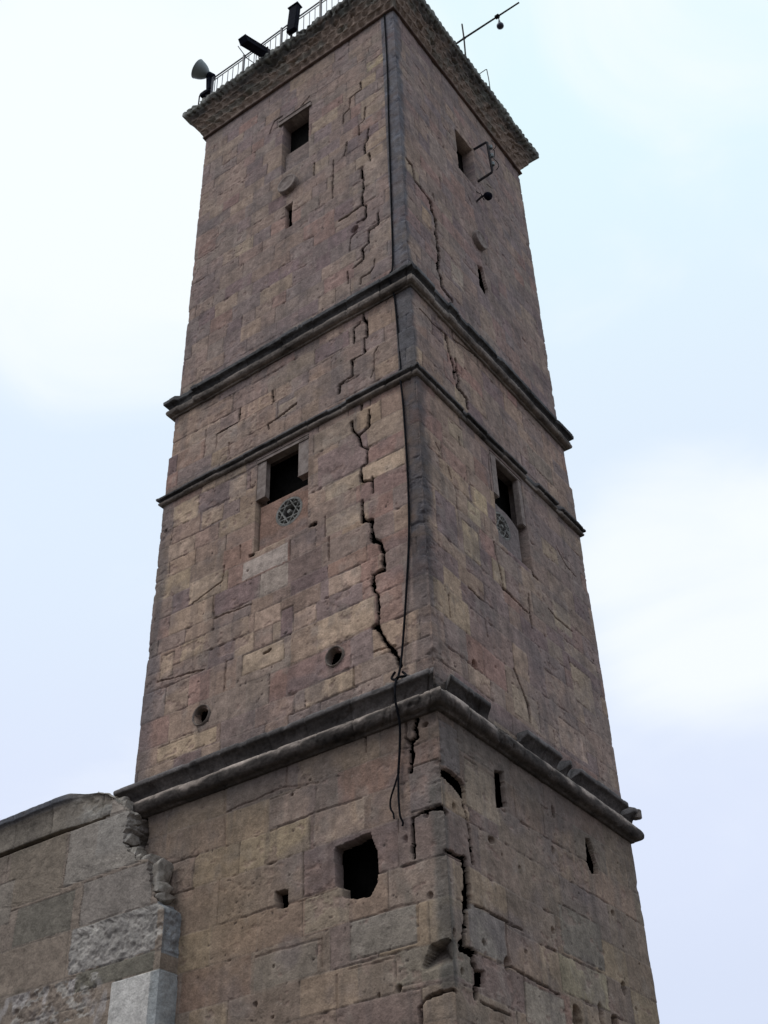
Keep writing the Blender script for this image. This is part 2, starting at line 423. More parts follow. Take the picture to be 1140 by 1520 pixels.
# ---------------------------------------------------------------- measurements of the tower (face coordinates)
W, D = 5.0, 4.905
SETBACK = {'A': 0.0, 'B': 0.028, 'C': 0.06, 'D': 0.085}
CRACKS = [
  ('D',0.019,0.03,[(-0.845,22.118),(-0.832,21.862),(-1.102,21.817),(-1.126,21.495),(-1.261,21.433),(-1.271,21.182)]),
  ('D',0.019,0.03,[(-0.752,21.234),(-0.786,20.88),(-0.91,20.837),(-0.91,20.51)]),
  ('D',0.019,0.03,[(-1.005,17.909),(-1.144,17.841),(-1.183,17.532)]),
  ('D',0.019,0.03,[(-0.659,16.949),(-0.664,16.792),(-0.748,16.712),(-0.945,16.711),(-0.948,16.574)]),
  ('D',0.019,0.03,[(-1.24,17.058),(-1.217,16.76)]),
  ('D',0.019,0.03,[(-1.517,20.236),(-1.54,19.209)]),
  ('D',0.019,0.03,[(-1.976,20.568),(-1.984,20.181)]),
  ('D',0.019,0.03,[(-1.214,20.549),(-1.236,20.295),(-1.275,20.18)]),
  ('D',0.019,0.03,[(-2.8,22.532),(-2.467,22.566),(-2.119,22.807)]),
  ('D',0.019,0.03,[(-3.019,22.753),(-3.135,22.44)]),
  ('D',0.031,0.05,[(-0.696,20.523),(-0.722,20.224),(-0.789,20.159),(-0.785,19.866)]),
  ('D',0.031,0.05,[(-0.883,19.519),(-0.882,19.261)]),
  ('D',0.031,0.05,[(-0.854,19.216),(-0.844,18.887),(-0.883,18.737),(-0.881,18.512),(-1.187,18.46),(-1.382,18.463)]),
  ('D',0.031,0.05,[(-0.881,18.512),(-0.803,18.429),(-0.804,18.123),(-1.0,18.121)]),
  ('D',0.031,0.05,[(-0.557,18.042),(-0.559,17.787),(-0.763,17.749),(-0.777,17.445),(-0.897,17.387),(-0.876,17.105),(-1.105,17.044)]),
  ('D',0.035,0.07,[(-0.697,19.791),(-0.685,19.567)]),
  ('D',0.035,0.07,[(-0.906,17.394),(-0.876,17.105)]),
  ('D',0.035,0.07,[(-2.976,22.743),(-2.828,22.75)]),
  ('D',0.055,0.05,[(0.151,19.242),(0.335,19.222),(0.363,18.884),(0.84,18.83),(0.871,18.573),(0.984,18.45)]),
  ('D',0.055,0.05,[(1.039,16.744),(1.348,16.7)]),
  ('D',0.085,0.09,[(0.865,18.807),(0.871,18.573),(0.984,18.45),(0.976,17.974),(1.016,17.556),(0.943,17.089),(1.01,16.977),(1.039,16.744)]),
  ('D',0.014,0.02,[(1.275,19.89),(1.272,19.581)]),
  ('D',0.014,0.02,[(2.328,20.433),(2.452,20.297)]),
  ('D',0.014,0.02,[(3.193,21.673),(3.406,21.757)]),
  ('D',0.014,0.02,[(0.976,19.118),(1.016,18.964)]),
  ('C',0.02,0.03,[(0.236,15.53),(0.611,15.521),(1.003,15.591),(1.054,15.232)]),
  ('C',0.02,0.03,[(1.185,15.864),(1.192,15.652),(1.975,15.88)]),
  ('C',0.065,0.07,[(1.0,15.565),(1.054,15.232),(1.124,15.056),(1.114,14.706)]),
  ('C',0.065,0.07,[(1.235,15.238),(1.221,14.857),(1.186,14.559),(1.419,14.512),(1.444,14.331)]),
  ('C',0.035,0.08,[(-0.906,16.055),(-0.927,15.73),(-0.855,15.572),(-0.868,15.251),(-0.924,15.26),(-0.908,14.928),(-1.167,14.901),(-1.158,14.58),(-1.393,14.538),(-1.408,14.366)]),
  ('C',0.031,0.045,[(-0.987,15.657),(-1.108,15.597),(-1.113,15.297)]),
  ('C',0.031,0.045,[(-2.785,15.221),(-2.758,14.909)]),
  ('C',0.031,0.045,[(-2.25,14.618),(-2.62,14.54),(-2.82,14.521),(-2.8,14.406)]),
  ('C',0.031,0.045,[(-3.475,15.236),(-3.473,14.936),(-3.932,14.893)]),
  ('C',0.009,0.025,[(-0.654,14.902),(-0.736,14.794),(-0.744,14.513),(-0.808,14.346)]),
  ('C',0.009,0.025,[(-2.631,14.889),(-2.636,14.575)]),
  ('C',0.009,0.025,[(-3.932,14.893),(-3.926,14.597)]),
  ('C',0.009,0.025,[(-3.645,14.578),(-3.629,14.334)]),
  ('C',0.009,0.025,[(-4.227,15.19),(-4.208,14.961)]),
  ('B',0.034,0.06,[(-0.988,14.023),(-0.993,13.778)]),
  ('B',0.034,0.06,[(-0.856,13.701),(-0.864,13.391),(-1.056,13.306),(-1.165,13.485),(-1.176,13.636)]),
  ('B',0.034,0.06,[(-1.056,13.306),(-1.016,13.096),(-0.909,12.992),(-0.916,12.719),(-1.024,12.707),(-1.008,12.451),(-0.86,12.398)]),
  ('B',0.04,0.09,[(-0.838,12.431),(-0.833,12.142)]),
  ('B',0.04,0.09,[(-1.016,12.101),(-1.011,11.755),(-0.859,11.682),(-0.855,11.368)]),
  ('B',0.055,0.12,[(-0.868,11.66),(-0.845,11.34),(-0.74,11.268),(-0.687,11.082),(-0.7,10.815),(-0.869,10.799),(-0.863,10.528),(-0.811,10.462),(-0.802,10.027),(-0.87,9.991)]),
  ('B',0.055,0.12,[(-0.826,9.994),(-0.724,9.745),(-0.582,9.526),(-0.487,9.289)]),
  ('B',0.055,0.12,[(-0.869,10.79),(-0.868,10.53)]),
  ('B',0.009,0.03,[(-1.591,11.732),(-1.582,11.368)]),
  ('B',0.009,0.03,[(-1.666,12.114),(-1.655,11.772)]),
  ('B',0.009,0.03,[(-3.257,12.374),(-3.242,12.11)]),
  ('B',0.009,0.03,[(-3.56,12.124),(-3.557,11.845),(-4.155,11.697)]),
  ('B',0.009,0.03,[(-3.734,11.646),(-3.705,11.268),(-2.969,11.205)]),
  ('B',0.009,0.03,[(-3.415,10.431),(-3.41,9.984)]),
  ('B',0.009,0.03,[(-1.212,9.561),(-1.208,9.275)]),
  ('B',0.009,0.03,[(-2.724,10.317),(-2.6,10.314)]),
  ('B',0.009,0.03,[(-4.749,10.603),(-3.811,10.465)]),
  ('B',0.009,0.03,[(-0.902,9.649),(-0.557,9.618)]),
  ('B',0.045,0.06,[(-2.724,10.312),(-2.6,10.318)]),
  ('B',0.045,0.06,[(-1.918,12.093),(-1.827,12.08)]),
  ('B',0.045,0.06,[(-3.067,12.082),(-2.987,12.082)]),
  ('B',0.034,0.05,[(1.835,12.002),(1.854,11.721),(1.915,11.51),(1.971,11.279),(2.254,11.25)]),
  ('B',0.034,0.05,[(2.711,11.577),(2.694,11.321),(2.696,11.001)]),
  ('B',0.034,0.05,[(2.893,12.142),(2.941,12.04),(3.079,12.03)]),
  ('B',0.045,0.08,[(2.025,9.989),(2.167,9.765),(2.316,9.581),(2.329,9.34)]),
  ('B',0.014,0.02,[(3.906,13.128),(4.159,12.9),(4.499,12.858)]),
  ('B',0.014,0.02,[(1.349,10.43),(1.371,10.184)]),
  ('B',0.014,0.02,[(0.464,10.37),(0.455,10.043)]),
  ('B',0.014,0.02,[(2.254,11.25),(2.639,11.212)]),
  ('B',0.014,0.02,[(3.312,11.645),(3.545,11.576),(4.062,11.606)]),
  ('B',0.014,0.02,[(0.988,10.764),(1.307,10.746)]),
  ('B',0.014,0.02,[(2.99,9.475),(2.989,9.332)]),
  ('B',0.014,0.02,[(3.765,11.004),(3.8,10.859)]),
  ('B',0.014,0.02,[(0.401,12.915),(0.499,12.825)]),
  ('B',0.014,0.02,[(0.695,12.645),(0.759,12.494)]),
  ('B',0.014,0.02,[(0.857,12.404),(0.838,12.014)]),
  ('B',0.014,0.02,[(1.924,13.723),(1.904,13.002)]),
  ('B',0.014,0.02,[(1.065,13.462),(1.074,13.304)]),
  ('A',0.05,0.12,[(-0.314,8.567),(-0.304,8.44),(-0.341,8.376),(-0.315,8.245),(-0.382,8.222),(-0.424,8.221)]),
  ('A',0.05,0.12,[(-0.415,8.218),(-0.398,8.077),(-0.417,7.862)]),
  ('A',0.025,0.04,[(-0.452,8.49),(-0.479,8.284),(-0.424,8.213)]),
  ('A',0.035,0.1,[(-0.43,7.274),(-0.423,7.107),(-0.422,6.836)]),
  ('A',0.035,0.1,[(-0.438,7.29),(-0.301,7.32),(-0.128,7.319)]),
  ('A',0.07,0.14,[(-0.113,7.314),(-0.051,7.31),(0.03,7.252)]),
  ('A',0.025,0.05,[(-0.426,5.118),(-0.446,5.269),(-0.369,5.346),(-0.282,5.37),(-0.196,5.376),(-0.026,5.376),(0.015,5.357)]),
  ('A',0.009,0.009,[(-2.249,8.47),(-2.235,8.214)]),
  ('A',0.009,0.009,[(-3.233,8.163),(-2.317,8.223),(-1.747,8.128)]),
  ('A',0.009,0.009,[(-1.762,7.74),(-1.104,7.74)]),
  ('A',0.009,0.009,[(-2.485,7.706),(-1.798,7.75)]),
  ('A',0.009,0.009,[(-3.263,8.589),(-3.192,7.688)]),
  ('A',0.009,0.009,[(-2.716,6.761),(-1.925,6.745)]),
  ('A',0.009,0.009,[(-0.911,6.356),(-0.402,6.337)]),
  ('A',0.009,0.009,[(-0.396,6.336),(-0.409,5.94)]),
  ('A',0.009,0.009,[(-1.685,6.25),(-1.684,5.943)]),
  ('A',0.009,0.009,[(-1.301,5.837),(-0.699,5.832)]),
  ('A',0.009,0.009,[(-0.699,5.832),(-0.711,5.546)]),
  ('A',0.009,0.009,[(-1.722,6.804),(-1.52,6.809)]),
  ('A',0.009,0.009,[(-1.475,5.824),(-1.477,5.458)]),
  ('A',0.009,0.009,[(-2.638,6.249),(-1.718,6.244)]),
  ('A',0.009,0.02,[(-1.035,8.694),(-1.036,8.282)]),
  ('A',0.009,0.02,[(-2.247,8.632),(-2.24,8.362)]),
  ('A',0.05,0.08,[(0.433,7.499),(0.474,7.343),(0.492,7.196),(0.501,6.993),(0.516,6.835)]),
  ('A',0.03,0.08,[(-0.025,6.809),(0.125,6.818),(0.264,6.809),(0.369,6.802)]),
  ('A',0.105,0.16,[(0.357,6.798),(0.374,6.658),(0.374,6.476),(0.357,6.342)]),
  ('A',0.09,0.14,[(0.342,6.411),(0.313,6.275),(0.265,6.074),(0.219,5.89)]),
  ('A',0.09,0.14,[(0.236,5.846),(0.363,5.781),(0.395,5.681)]),
  ('A',0.06,0.1,[(0.168,5.835),(0.303,5.839),(0.464,5.849)]),
  ('A',0.06,0.1,[(0.38,5.487),(0.388,5.384)]),
  ('A',0.016,0.018,[(0.511,6.357),(0.678,6.366),(1.116,6.35),(1.269,6.359)]),
  ('A',0.016,0.018,[(1.116,6.35),(1.115,5.982)]),
  ('A',0.016,0.018,[(0.464,5.366),(0.756,5.337),(1.09,5.355)]),
  ('A',0.014,0.016,[(1.088,5.88),(1.42,5.841),(2.214,5.823)]),
  ('A',0.014,0.016,[(1.431,5.817),(1.405,5.357)]),
  ('A',0.014,0.016,[(1.113,6.33),(1.49,6.349)]),
]
BLOBS = [
  ('D',-1.054,18.01,0.08,0.08,0.09),
  ('A',-2.371,6.092,0.02,0.02,0.05),
  ('A',-0.938,5.49,0.03,0.03,0.05),
  ('A',-0.689,5.506,0.035,0.035,0.05),
  ('A',-2.146,8.085,0.02,0.02,0.05),
  ('A',-0.24,6.379,0.04,0.04,0.05),
  ('A',-2.361,5.541,0.02,0.02,0.05),
  ('A',-2.612,5.726,0.03,0.03,0.05),
  ('A',-1.874,8.197,0.015,0.015,0.05),
  ('A',-0.2,8.381,0.045,0.045,0.06),
  ('A',-0.233,7.273,0.04,0.04,0.05),
  ('A',-0.519,7.078,0.03,0.06,0.04),
  ('A',-0.683,5.514,0.035,0.035,0.07),
  ('A',3.953,7.233,0.05,0.05,0.05),
  ('A',2.238,6.549,0.045,0.045,0.05),
  ('A',2.242,6.31,0.03,0.03,0.05),
  ('A',1.528,6.124,0.03,0.03,0.05),
  ('A',0.652,5.993,0.03,0.03,0.05),
  ('A',0.165,5.579,0.03,0.03,0.05),
  ('A',4.527,6.724,0.02,0.02,0.05),
  ('A',4.107,6.841,0.02,0.02,0.05),
  ('A',1.579,7.112,0.03,0.03,0.05),
  ('A',1.197,7.14,0.02,0.02,0.05),
  ('A',0.999,7.254,0.04,0.04,0.05),
  ('A',4.241,6.101,0.03,0.03,0.05),
  ('A',2.604,8.15,0.05,0.09,0.1),
  ('A',2.482,7.615,0.04,0.064,0.05),
  ('A',3.959,6.279,0.06,0.096,0.1),
  ('A',3.224,5.795,0.08,0.144,0.1),
  ('A',2.599,5.621,0.11,0.176,0.12),
  ('A',3.571,5.788,0.12,0.12,0.12),
  ('A',1.09,5.893,0.075,0.09,0.1),
  ('B',0.972,9.583,0.06,0.06,0.07),
  ('B',3.087,11.037,0.03,0.03,0.04),
  ('B',1.514,9.793,0.03,0.03,0.02),
  ('A',0.96,7.254,0.05,0.05,0.03),
  ('A',0.226,7.382,0.04,0.06,0.06),
  ('A',0.057,5.933,0.03,0.06,0.08),
  ('A',0.636,5.998,0.04,0.04,0.03),
  ('A',0.169,5.579,0.04,0.04,0.03),
  ('B',-4.885,13.375,0.04,0.04,0.05),
  ('B',-3.7,11.074,0.03,0.03,0.04),
  ('B',-3.08,11.822,0.02,0.02,0.03),
]
HOLES = [
  ('A',0.15,[(-1.49,7.241),(-1.002,7.284),(-0.897,7.042),(-0.925,6.703),(-1.003,6.556),(-1.213,6.57),(-1.38,6.626),(-1.388,6.743),(-1.492,6.815)]),
  ('A',0.14,[(-2.355,6.933),(-2.171,6.916),(-2.173,6.709),(-2.348,6.723)]),
  ('A',0.26,[(-4.969,8.678),(-4.629,8.552),(-4.54,8.227),(-4.618,7.991),(-4.891,8.119)]),
  ('A',0.05,[(-0.075,7.739),(0.14,7.793),(0.432,7.788),(0.487,7.728),(0.468,7.519),(0.356,7.565),(0.218,7.628),(0.101,7.656)]),
  ('A',0.06,[(0.386,5.657),(0.608,5.698),(0.583,5.528),(0.364,5.498)]),
  ('A',0.06,[(1.176,8.193),(1.385,8.247),(1.419,7.805),(1.173,7.701)]),
  ('A',0.06,[(3.42,8.072),(3.557,8.124),(3.672,7.847),(3.65,7.672),(3.468,7.606),(3.384,7.739)]),
  ('D',0.12,[(-2.651,19.771),(-2.487,19.817),(-2.471,19.138),(-2.633,19.129)]),
  ('D',0.06,[(2.374,18.517),(2.57,18.627),(2.695,18.092),(2.618,17.883),(2.387,17.974)]),
  ('B',0.12,[(-1.63,9.841),(-1.587,9.945),(-1.478,9.913),(-1.392,9.82),(-1.404,9.705),(-1.512,9.647),(-1.619,9.727)]),
  ('B',0.12,[(-3.926,9.775),(-3.886,9.885),(-3.76,9.852),(-3.64,9.728),(-3.667,9.615),(-3.775,9.591),(-3.89,9.65)]),
  ('A',-0.24,[(-0.28,5.865),(-0.045,5.891),(0.024,5.846),(0.027,5.697),(-0.035,5.639),(-0.354,5.612),(-0.379,5.676)]),
]


def contour(sf):
    """outline of the tower at parameter s: 0 near corner, negative along the south face, positive along the
    east face, then round the two far faces. returns base points and inward displacement directions"""
    back1 = np.linspace(D, D + W, 26)[1:]           # north face
    back2 = np.linspace(D + W, D + W + D, 26)[1:-1]   # west face
    s = np.concatenate([sf, back1, back2])
    B = np.zeros((len(s), 2)); N = np.zeros((len(s), 2))
    for i, t in enumerate(s):
        if t <= 0: B[i] = (t, 0)
        elif t <= D: B[i] = (0, t)
        elif t <= D + W: B[i] = (-(t - D), D)
        else: B[i] = (-W, D - (t - D - W))
    e = 0.05
    def blend(d_, a, b):        # d_ distance past the corner (negative: before)
        k = np.clip(0.5 + d_ / (2 * e), 0, 1); v = np.array(a) * (1 - k) + np.array(b) * k
        return v
    for i, t in enumerate(s):
        if t < -W + e: N[i] = blend((t + W), (1, 0), (0, 1))
        elif t < D / 2: N[i] = blend(t, (0, 1), (-1, 0))
        elif t < D + W / 2: N[i] = blend(t - D, (-1, 0), (0, -1))
        elif t < D + W + D / 2: N[i] = blend(t - D - W, (0, -1), (1, 0))
        else: N[i] = blend(t - (2 * D + W), (1, 0), (0, 1))
    return s, B, N

CX, CY = -W / 2, D / 2
def scaled(B, off):      # off: outward offset (array, rows) -> (rows, cols, 2)
    off = np.asarray(off)
    fx = 1 + 2 * off / W; fy = 1 + 2 * off / D
    X = CX + (B[None, :, 0] - CX) * fx[:, None]
    Y = CY + (B[None, :, 1] - CY) * fy[:, None]
    return X, Y

SF = np.concatenate([np.arange(-W, -0.0001, 0.0138), np.arange(0, D + 0.001, 0.0138)])
SF[-1] = D
S_ALL, B_ALL, N_ALL = contour(SF)

BEDS = {
 'A': [0, .5, .98, 1.45, 1.95, 2.42, 2.9, 3.38, 3.85, 4.3, 4.74, 5.1, 5.45, 5.86, 6.32, 6.77, 7.32, 7.74, 8.16, 8.6, 9.1],
 'B': [8.6, 8.95, 9.24, 9.53, 9.97, 10.45, 10.76, 11.06, 11.30, 11.68, 12.03, 12.41, 12.70, 13.02, 13.40, 13.78, 14.1, 14.5],
 'C': [13.8, 14.21, 14.52, 14.92, 15.25, 15.66, 15.96, 16.3, 16.6],
 'D': [15.9, 16.24, 16.5, 16.83, 17.2, 17.5, 17.86, 18.2, 18.52, 18.9, 19.2, 19.55, 19.86, 20.2, 20.55, 20.85, 21.15, 21.5, 21.85, 22.15, 22.45, 22.8, 23.1, 23.4, 23.8, 24.2],
}
PATCH = {
 'A': [(-1.80, -1.07, 7.34, 7.74, TAN), (-2.5, -1.78, 7.74, 8.14, (.29, .215, .185)), (-3.2, -2.5, 7.72, 8.16, (.30, .22, .16)), (-1.29, -.42, 5.90, 6.32, GREY),
       (-.72, .35, 5.50, 5.86, (.20, .17, .14)), (-1.93, -1.3, 6.34, 6.75, (.26, .205, .16)), (.35, 1.09, 5.88, 6.36, GREY), (1.42, 2.3, 5.36, 5.80, (.31, .26, .22)),
       (.5, 1.22, 7.5, 8.1, (.33, .255, .20)), (2.3, 3.5, 5.88, 6.32, (.30, .25, .18)), (0.02, .40, 7.82, 8.4, (.19, .16, .165)), (-.45, -.02, 7.35, 7.9, (.22, .17, .16)),
       (-2.65, -1.75, 5.88, 6.26, (.21, .175, .15)), (2.45, 3.5, 6.36, 6.95, (.19, .165, .145))],
 'B': [(-3.17, -2.33, 11.70, 12.02, PALE), (-2.84, -2.32, 11.27, 11.68, (.30, .25, .215)), (-2.92, -2.43, 10.74, 11.06, TAN), (-2.2, -1.81, 10.46, 10.76, TAN),
       (-2.43, -2.21, 10.46, 10.9, PURP), (-1.79, -.86, 10.0, 10.45, (.35, .26, .19)), (-1.60, -1.07, 10.76, 11.05, TAN), (-1.66, -1.05, 11.78, 12.09, (.37, .285, .215)),
       (-1.04, -.27, 12.39, 12.68, (.40, .30, .22)), (-1.04, -.27, 12.70, 13.0, (.22, .14, .12)), (-1.04, -.25, 12.05, 12.38, (.21, .14, .125)), (-1.66, -1.05, 12.40, 12.68, (.31, .24, .18)),
       (-4.24, -3.6, 11.70, 12.1, (.33, .25, .185)), (-3.7, -2.87, 11.30, 11.68, PURP), (-4.6, -3.73, 11.30, 11.68, (.30, .22, .165)), (-3.55, -3.2, 13.3, 13.75, (.30, .23, .18)),
       (-4.75, -4.2, 13.35, 13.78, (.33, .25, .18)), (-4.1, -3.65, 13.05, 13.38, (.32, .24, .18)), (-1.8, -.9, 12.71, 13.3, (.20, .145, .135)), (-2.0, -1.2, 9.24, 9.52, (.33, .25, .18)),
       (-2.3, -1.25, 9.55, 9.95, (.21, .14, .125)), (-3.1, -2.35, 10.1, 10.44, (.32, .245, .18)), (-4.6, -3.5, 9.26, 9.5, (.33, .25, .175)), (-4.7, -4.45, 10.6, 11.0, (.31, .23, .17)),
       (.95, 1.38, 11.32, 11.9, OCHRE), (1.3, 1.72, 12.4, 12.75, OCHRE), (1.15, 1.5, 12.05, 12.38, (.33, .265, .18)), (.8, 1.2, 13.35, 13.7, (.29, .225, .165)), (3.48, 4.02, 11.42, 11.9, (.34, .27, .19)),
       (3.8, 4.45, 10.3, 10.92, (.35, .27, .19)), (3.15, 3.95, 9.32, 9.78, TAN), (1.9, 2.6, 9.3, 9.75, (.30, .235, .175)), (.3, .8, 11.3, 12.0, (.20, .15, .145))],
 'C': [(-1.67, -1.40, 15.66, 15.92, TAN), (-2.6, -2.25, 14.53, 14.8, (.34, .26, .19)), (-1.9, -1.2, 15.3, 15.64, PURP), (-4.6, -3.9, 14.95, 15.25, (.30, .225, .175)), (.9, 1.5, 15.2, 15.6, (.30, .225, .17))],
 'D': [(-.85, -.28, 18.95, 19.6, (.31, .235, .18)), (-.85, -.28, 20.9, 21.5, (.30, .225, .16)), (-.7, -.27, 22.3, 22.6, (.34, .27, .16)), (-.8, -.3, 19.9, 20.3, (.33, .24, .17)),
       (-.75, -.26, 17.2, 17.8, (.29, .22, .165)), (.55, .85, 18.0, 18.4, (.36, .25, .16)), (1.4, 1.8, 17.3, 17.8, (.33, .265, .20)), (1.0, 1.6, 20.2, 21.0, (.26, .2, .165))],
}
PALW = {'A': np.array([2, 2, 1.5, 1, 2, .8, 3, .8, .6]), 'B': np.array([2, 2, 2, 2, 1.4, 1.8, 1.4, .9, 1.2]),
        'C': np.array([2, 1.6, 2, 1.8, 1.2, 1.6, 1.6, .8, 1]), 'D': np.array([2, 1.4, 2, 2.4, .8, 1.2, 1.8, .25, 1])}
REL = {'A': .9, 'B': 1.0, 'C': 1.0, 'D': .8}

# window recesses cut through the walls: (stage, s0, s1, z0, z1)
RECESS = [('B', -2.985, -1.985, 12.10, 13.84), ('B', 1.985, 2.93, 12.10, 13.84), ('D', -2.78, -2.12, 20.85, 22.43), ('D', 2.08, 2.73, 21.03, 22.30)]

tower = empty('stone_tower', (-2.5, 2.45, 0), 'tall square tower of cracked brown stone blocks with projecting bands and a wide cornice', 'tower')

def build_stage(st, zlo, zhi, dz, label, coarse_to=None):
    z = np.arange(zlo, zhi + dz, dz)
    if coarse_to is not None: z = np.concatenate([np.arange(0, coarse_to, 0.12), z])
    s = S_ALL; nf = len(SF)
    seed = {'A': 100, 'B': 200, 'C': 300, 'D': 400}[st]
    S, Z = np.meshgrid(s, z)
    wob = [fbm(s, z, .35, .35, seed + 1, 4, .6), fbm(s, z, .35, .35, seed + 2, 4, .6), fbm(s, z, .10, .10, seed + 3, 3, .6), vn(s, z, .05, .05, seed + 4)]
    n_big = fbm(s, z, 1.1, .8, seed + 5, 4, .5)
    n_mid = fbm(s, z, .22, .16, seed + 6, 4, .6)
    n_str = fbm(s, z, .07, .5, seed + 7, 3, .6)        # drawn out downwards: run-off
    n_fin = fbm(s, z, .05, .045, seed + 8, 2, .6)
    pw = PALW[st] / PALW[st].sum()
    kz = {'A': (.55, 1.15), 'B': (.35, .85), 'C': (.35, .8), 'D': (.3, .75)}[st]
    # courses sag and rise slightly along the wall
    sag = 0.03 * np.sin(S * 1.3 + seed) + 0.022 * vn(s, z, 1.7, 2.5, seed + 9)
    colr, db, dv, offs, opn = ashlar(S + wob[0] * .014, Z + sag * 0.6 + wob[1] * .011, BEDS[st], kz[0], kz[1], seed, PATCH[st], pw, {'A': .85, 'B': .9, 'C': 1.0, 'D': 1.0}[st])
    rel = REL[st]
    dep = 0.006 * n_big + 0.0042 * n_mid * rel + 0.0022 * n_fin + 0.0035 * offs
    # sunken, partly filled joints
    jw = 0.003 + 0.005 * sstep(.1, .5, wob[2])
    edge = np.minimum(db, dv)
    jb = 1 - sstep(jw, jw + .009, db); jv = 1 - sstep(jw, jw + .009, dv)
    op_b = sstep(.0, .5, n_mid + .8 * n_big) ; op_v = sstep(.45, .9, opn)
    jd = np.maximum(jb * (0.2 + .8 * op_b), jv * (0.15 + .85 * op_v)) * (0.018 if st != 'D' else 0.015)
    dep += jd
    # arrises worn back
    dep += 0.004 * (1 - sstep(0, .025, edge)) * sstep(.2, .6, n_mid)
    # spalled scabs and pits
    sp = sstep(.34, .44, n_mid + .35 * n_big + .15 * wob[2])
    dep += sp * 0.008
    pit = sstep(.62, .75, n_fin) * sstep(-.2, .3, wob[0]); dep += pit * .012
    # worn corners of the tower
    def corner_wear(c, amp):
        t = np.abs(S - c)
        return amp * (1 - sstep(0, .07, t)) * (.65 + .9 * np.clip(wob[2] + .4 * wob[0], -.6, 1)) + amp * 2.2 * (1 - sstep(0, .13, t)) * sstep(.28, .5, wob[0] + .5 * n_mid)
    near_amp = {'A': .016, 'B': .022, 'C': .012, 'D': .012}[st]
    dep += corner_wear(0.0, near_amp) + corner_wear(D, .008) + corner_wear(-W, .010) + corner_wear(2 * D + W, .014)
    bigbite = .25 * sstep(.35, .6, fbm(s, z, .5, .45, seed + 31, 2, .5)) * .03
    dep += bigbite * (1 - sstep(.02, .10, np.minimum(np.abs(S - D), np.abs(S + W))))
    if st == 'B':      # eroded scars on the near corner
        for cz, h, a in ((10.78, .16, .07), (11.6, .35, .02), (10.45, .25, .018), (12.2, .4, .015)):
            dep += a * np.exp(-((Z - cz) / h) ** 2) * (1 - sstep(.02, .16, np.abs(S - .02))) * (.7 + .5 * wob[2])
    if st == 'D':      # hard render strip left standing proud on the corner
        strip = ((S > -.30) & (S < .13 + .12 * sstep(19, 23, Z))).astype(float)
        dep -= strip * .004
    cr = [(w, d, p) for (a, w, d, p) in CRACKS if a == st]
    bl = [b[1:] for b in BLOBS if b[0] == st]
    ho = [(d, p) for (a, d, p) in HOLES if a == st]
    fresh, gone, crk = carve(dep, s, z, cr, bl, ho, wob)
    for (a, r0, r1, q0, q1) in RECESS:
        if a != st: continue
        ring = (S > r0 - .05) & (S < r1 + .05) & (Z > q0 - .05) & (Z < q1 + .05)
        dep = np.where(ring, np.clip(dep, -.004, .02), dep)
        ins = (S > r0) & (S < r1) & (Z > q0) & (Z < q1)
        dep = np.where(ins, .24, dep); gone |= ins
    # position
    off = np.full(len(z), -SETBACK[st])
    if st == 'C': off = -(SETBACK['C'] - .026 * (1 - sstep(14.93, 14.97, z)))
    X, Y = scaled(B_ALL, off)
    P = np.empty(S.shape + (3,), dtype=np.float32)
    P[..., 0] = X + N_ALL[None, :, 0] * dep
    P[..., 1] = Y + N_ALL[None, :, 1] * dep
    P[..., 2] = Z
    # ------------------------------------------------ stone colour, with shade painted into the deep holes
    c = colr * np.array({'A': (1.17, 1.14, 1.04), 'B': (1.42, 1.35, 1.28), 'C': (1.42, 1.35, 1.29), 'D': (1.38, 1.33, 1.31)}[st], dtype=np.float32)
    c = c * (1 + .22 * n_mid + .24 * n_big + .14 * n_str)[..., None]
    gr = fbm(s, z, .13, .10, seed + 41, 3, .65); vf = vn(s, z, .024, .022, seed + 43)
    c = c * (1 + .22 * gr + .09 * vf)[..., None]
    def blendc(c, k, rgb, mod=.25):
        t = np.array(rgb, dtype=np.float32) * (1 + mod * n_mid + .2 * n_str)[..., None]
        return c * (1 - k[..., None]) + t * k[..., None]
    # pale lime bloom and purplish weathering patches
    c = blendc(c, .45 * sstep(.1, .5, fbm(s, z, .6, .5, seed + 11)), (.17, .135, .135))
    c = blendc(c, .35 * sstep(.25, .6, fbm(s, z, .25, .35, seed + 12)), (.33, .27, .225))
    c = blendc(c, .55 * sp, (.26, .175, .145))
    # mortar in the joints
    c = blendc(c, .75 * np.maximum(jb * op_b, jv * op_v), (.075, .055, .048))
    streak = sstep(.05, .6, fbm(s, z, .16, 1.3, seed + 21, 4, .6) + .3 * n_big); c = blendc(c, .33 * streak, (.115, .095, .09))
    c = blendc(c, .35 * np.maximum(jb * (1 - op_b), jv * (1 - op_v)), (.27, .22, .185))
    if st == 'D':
        c = blendc(c, .30 * sstep(-.5, .6, n_big + .3), (.22, .17, .155))
        k = sstep(-.31, -.29, S + .008 * wob[2]) * (1 - sstep(.02, .14, S - .12 * sstep(18.5, 23, Z) + .08 * wob[0] + .05 * n_mid))
        c = blendc(c, np.clip(.9 * k * (.85 + .35 * n_mid), 0, 1), (.115, .117, .135), .8)
        gre = sstep(.0, .5, fbm(s, z, .5, .4, seed + 13)) * (1 - sstep(.2, .9, np.abs(S + .55))); c = blendc(c, .4 * gre, (.16, .16, .15))
        c = blendc(c, .5 * (1 - sstep(.0, .5, Z - 16.2 + .2 * n_mid)), (.13, .115, .115))
    if st == 'C':
        k = sstep(-.31, -.29, S + .008 * wob[2]) * (1 - sstep(-.02, .12, S + .06 * wob[0]))
        c = blendc(c, .85 * k, (.085, .088, .10), .6)
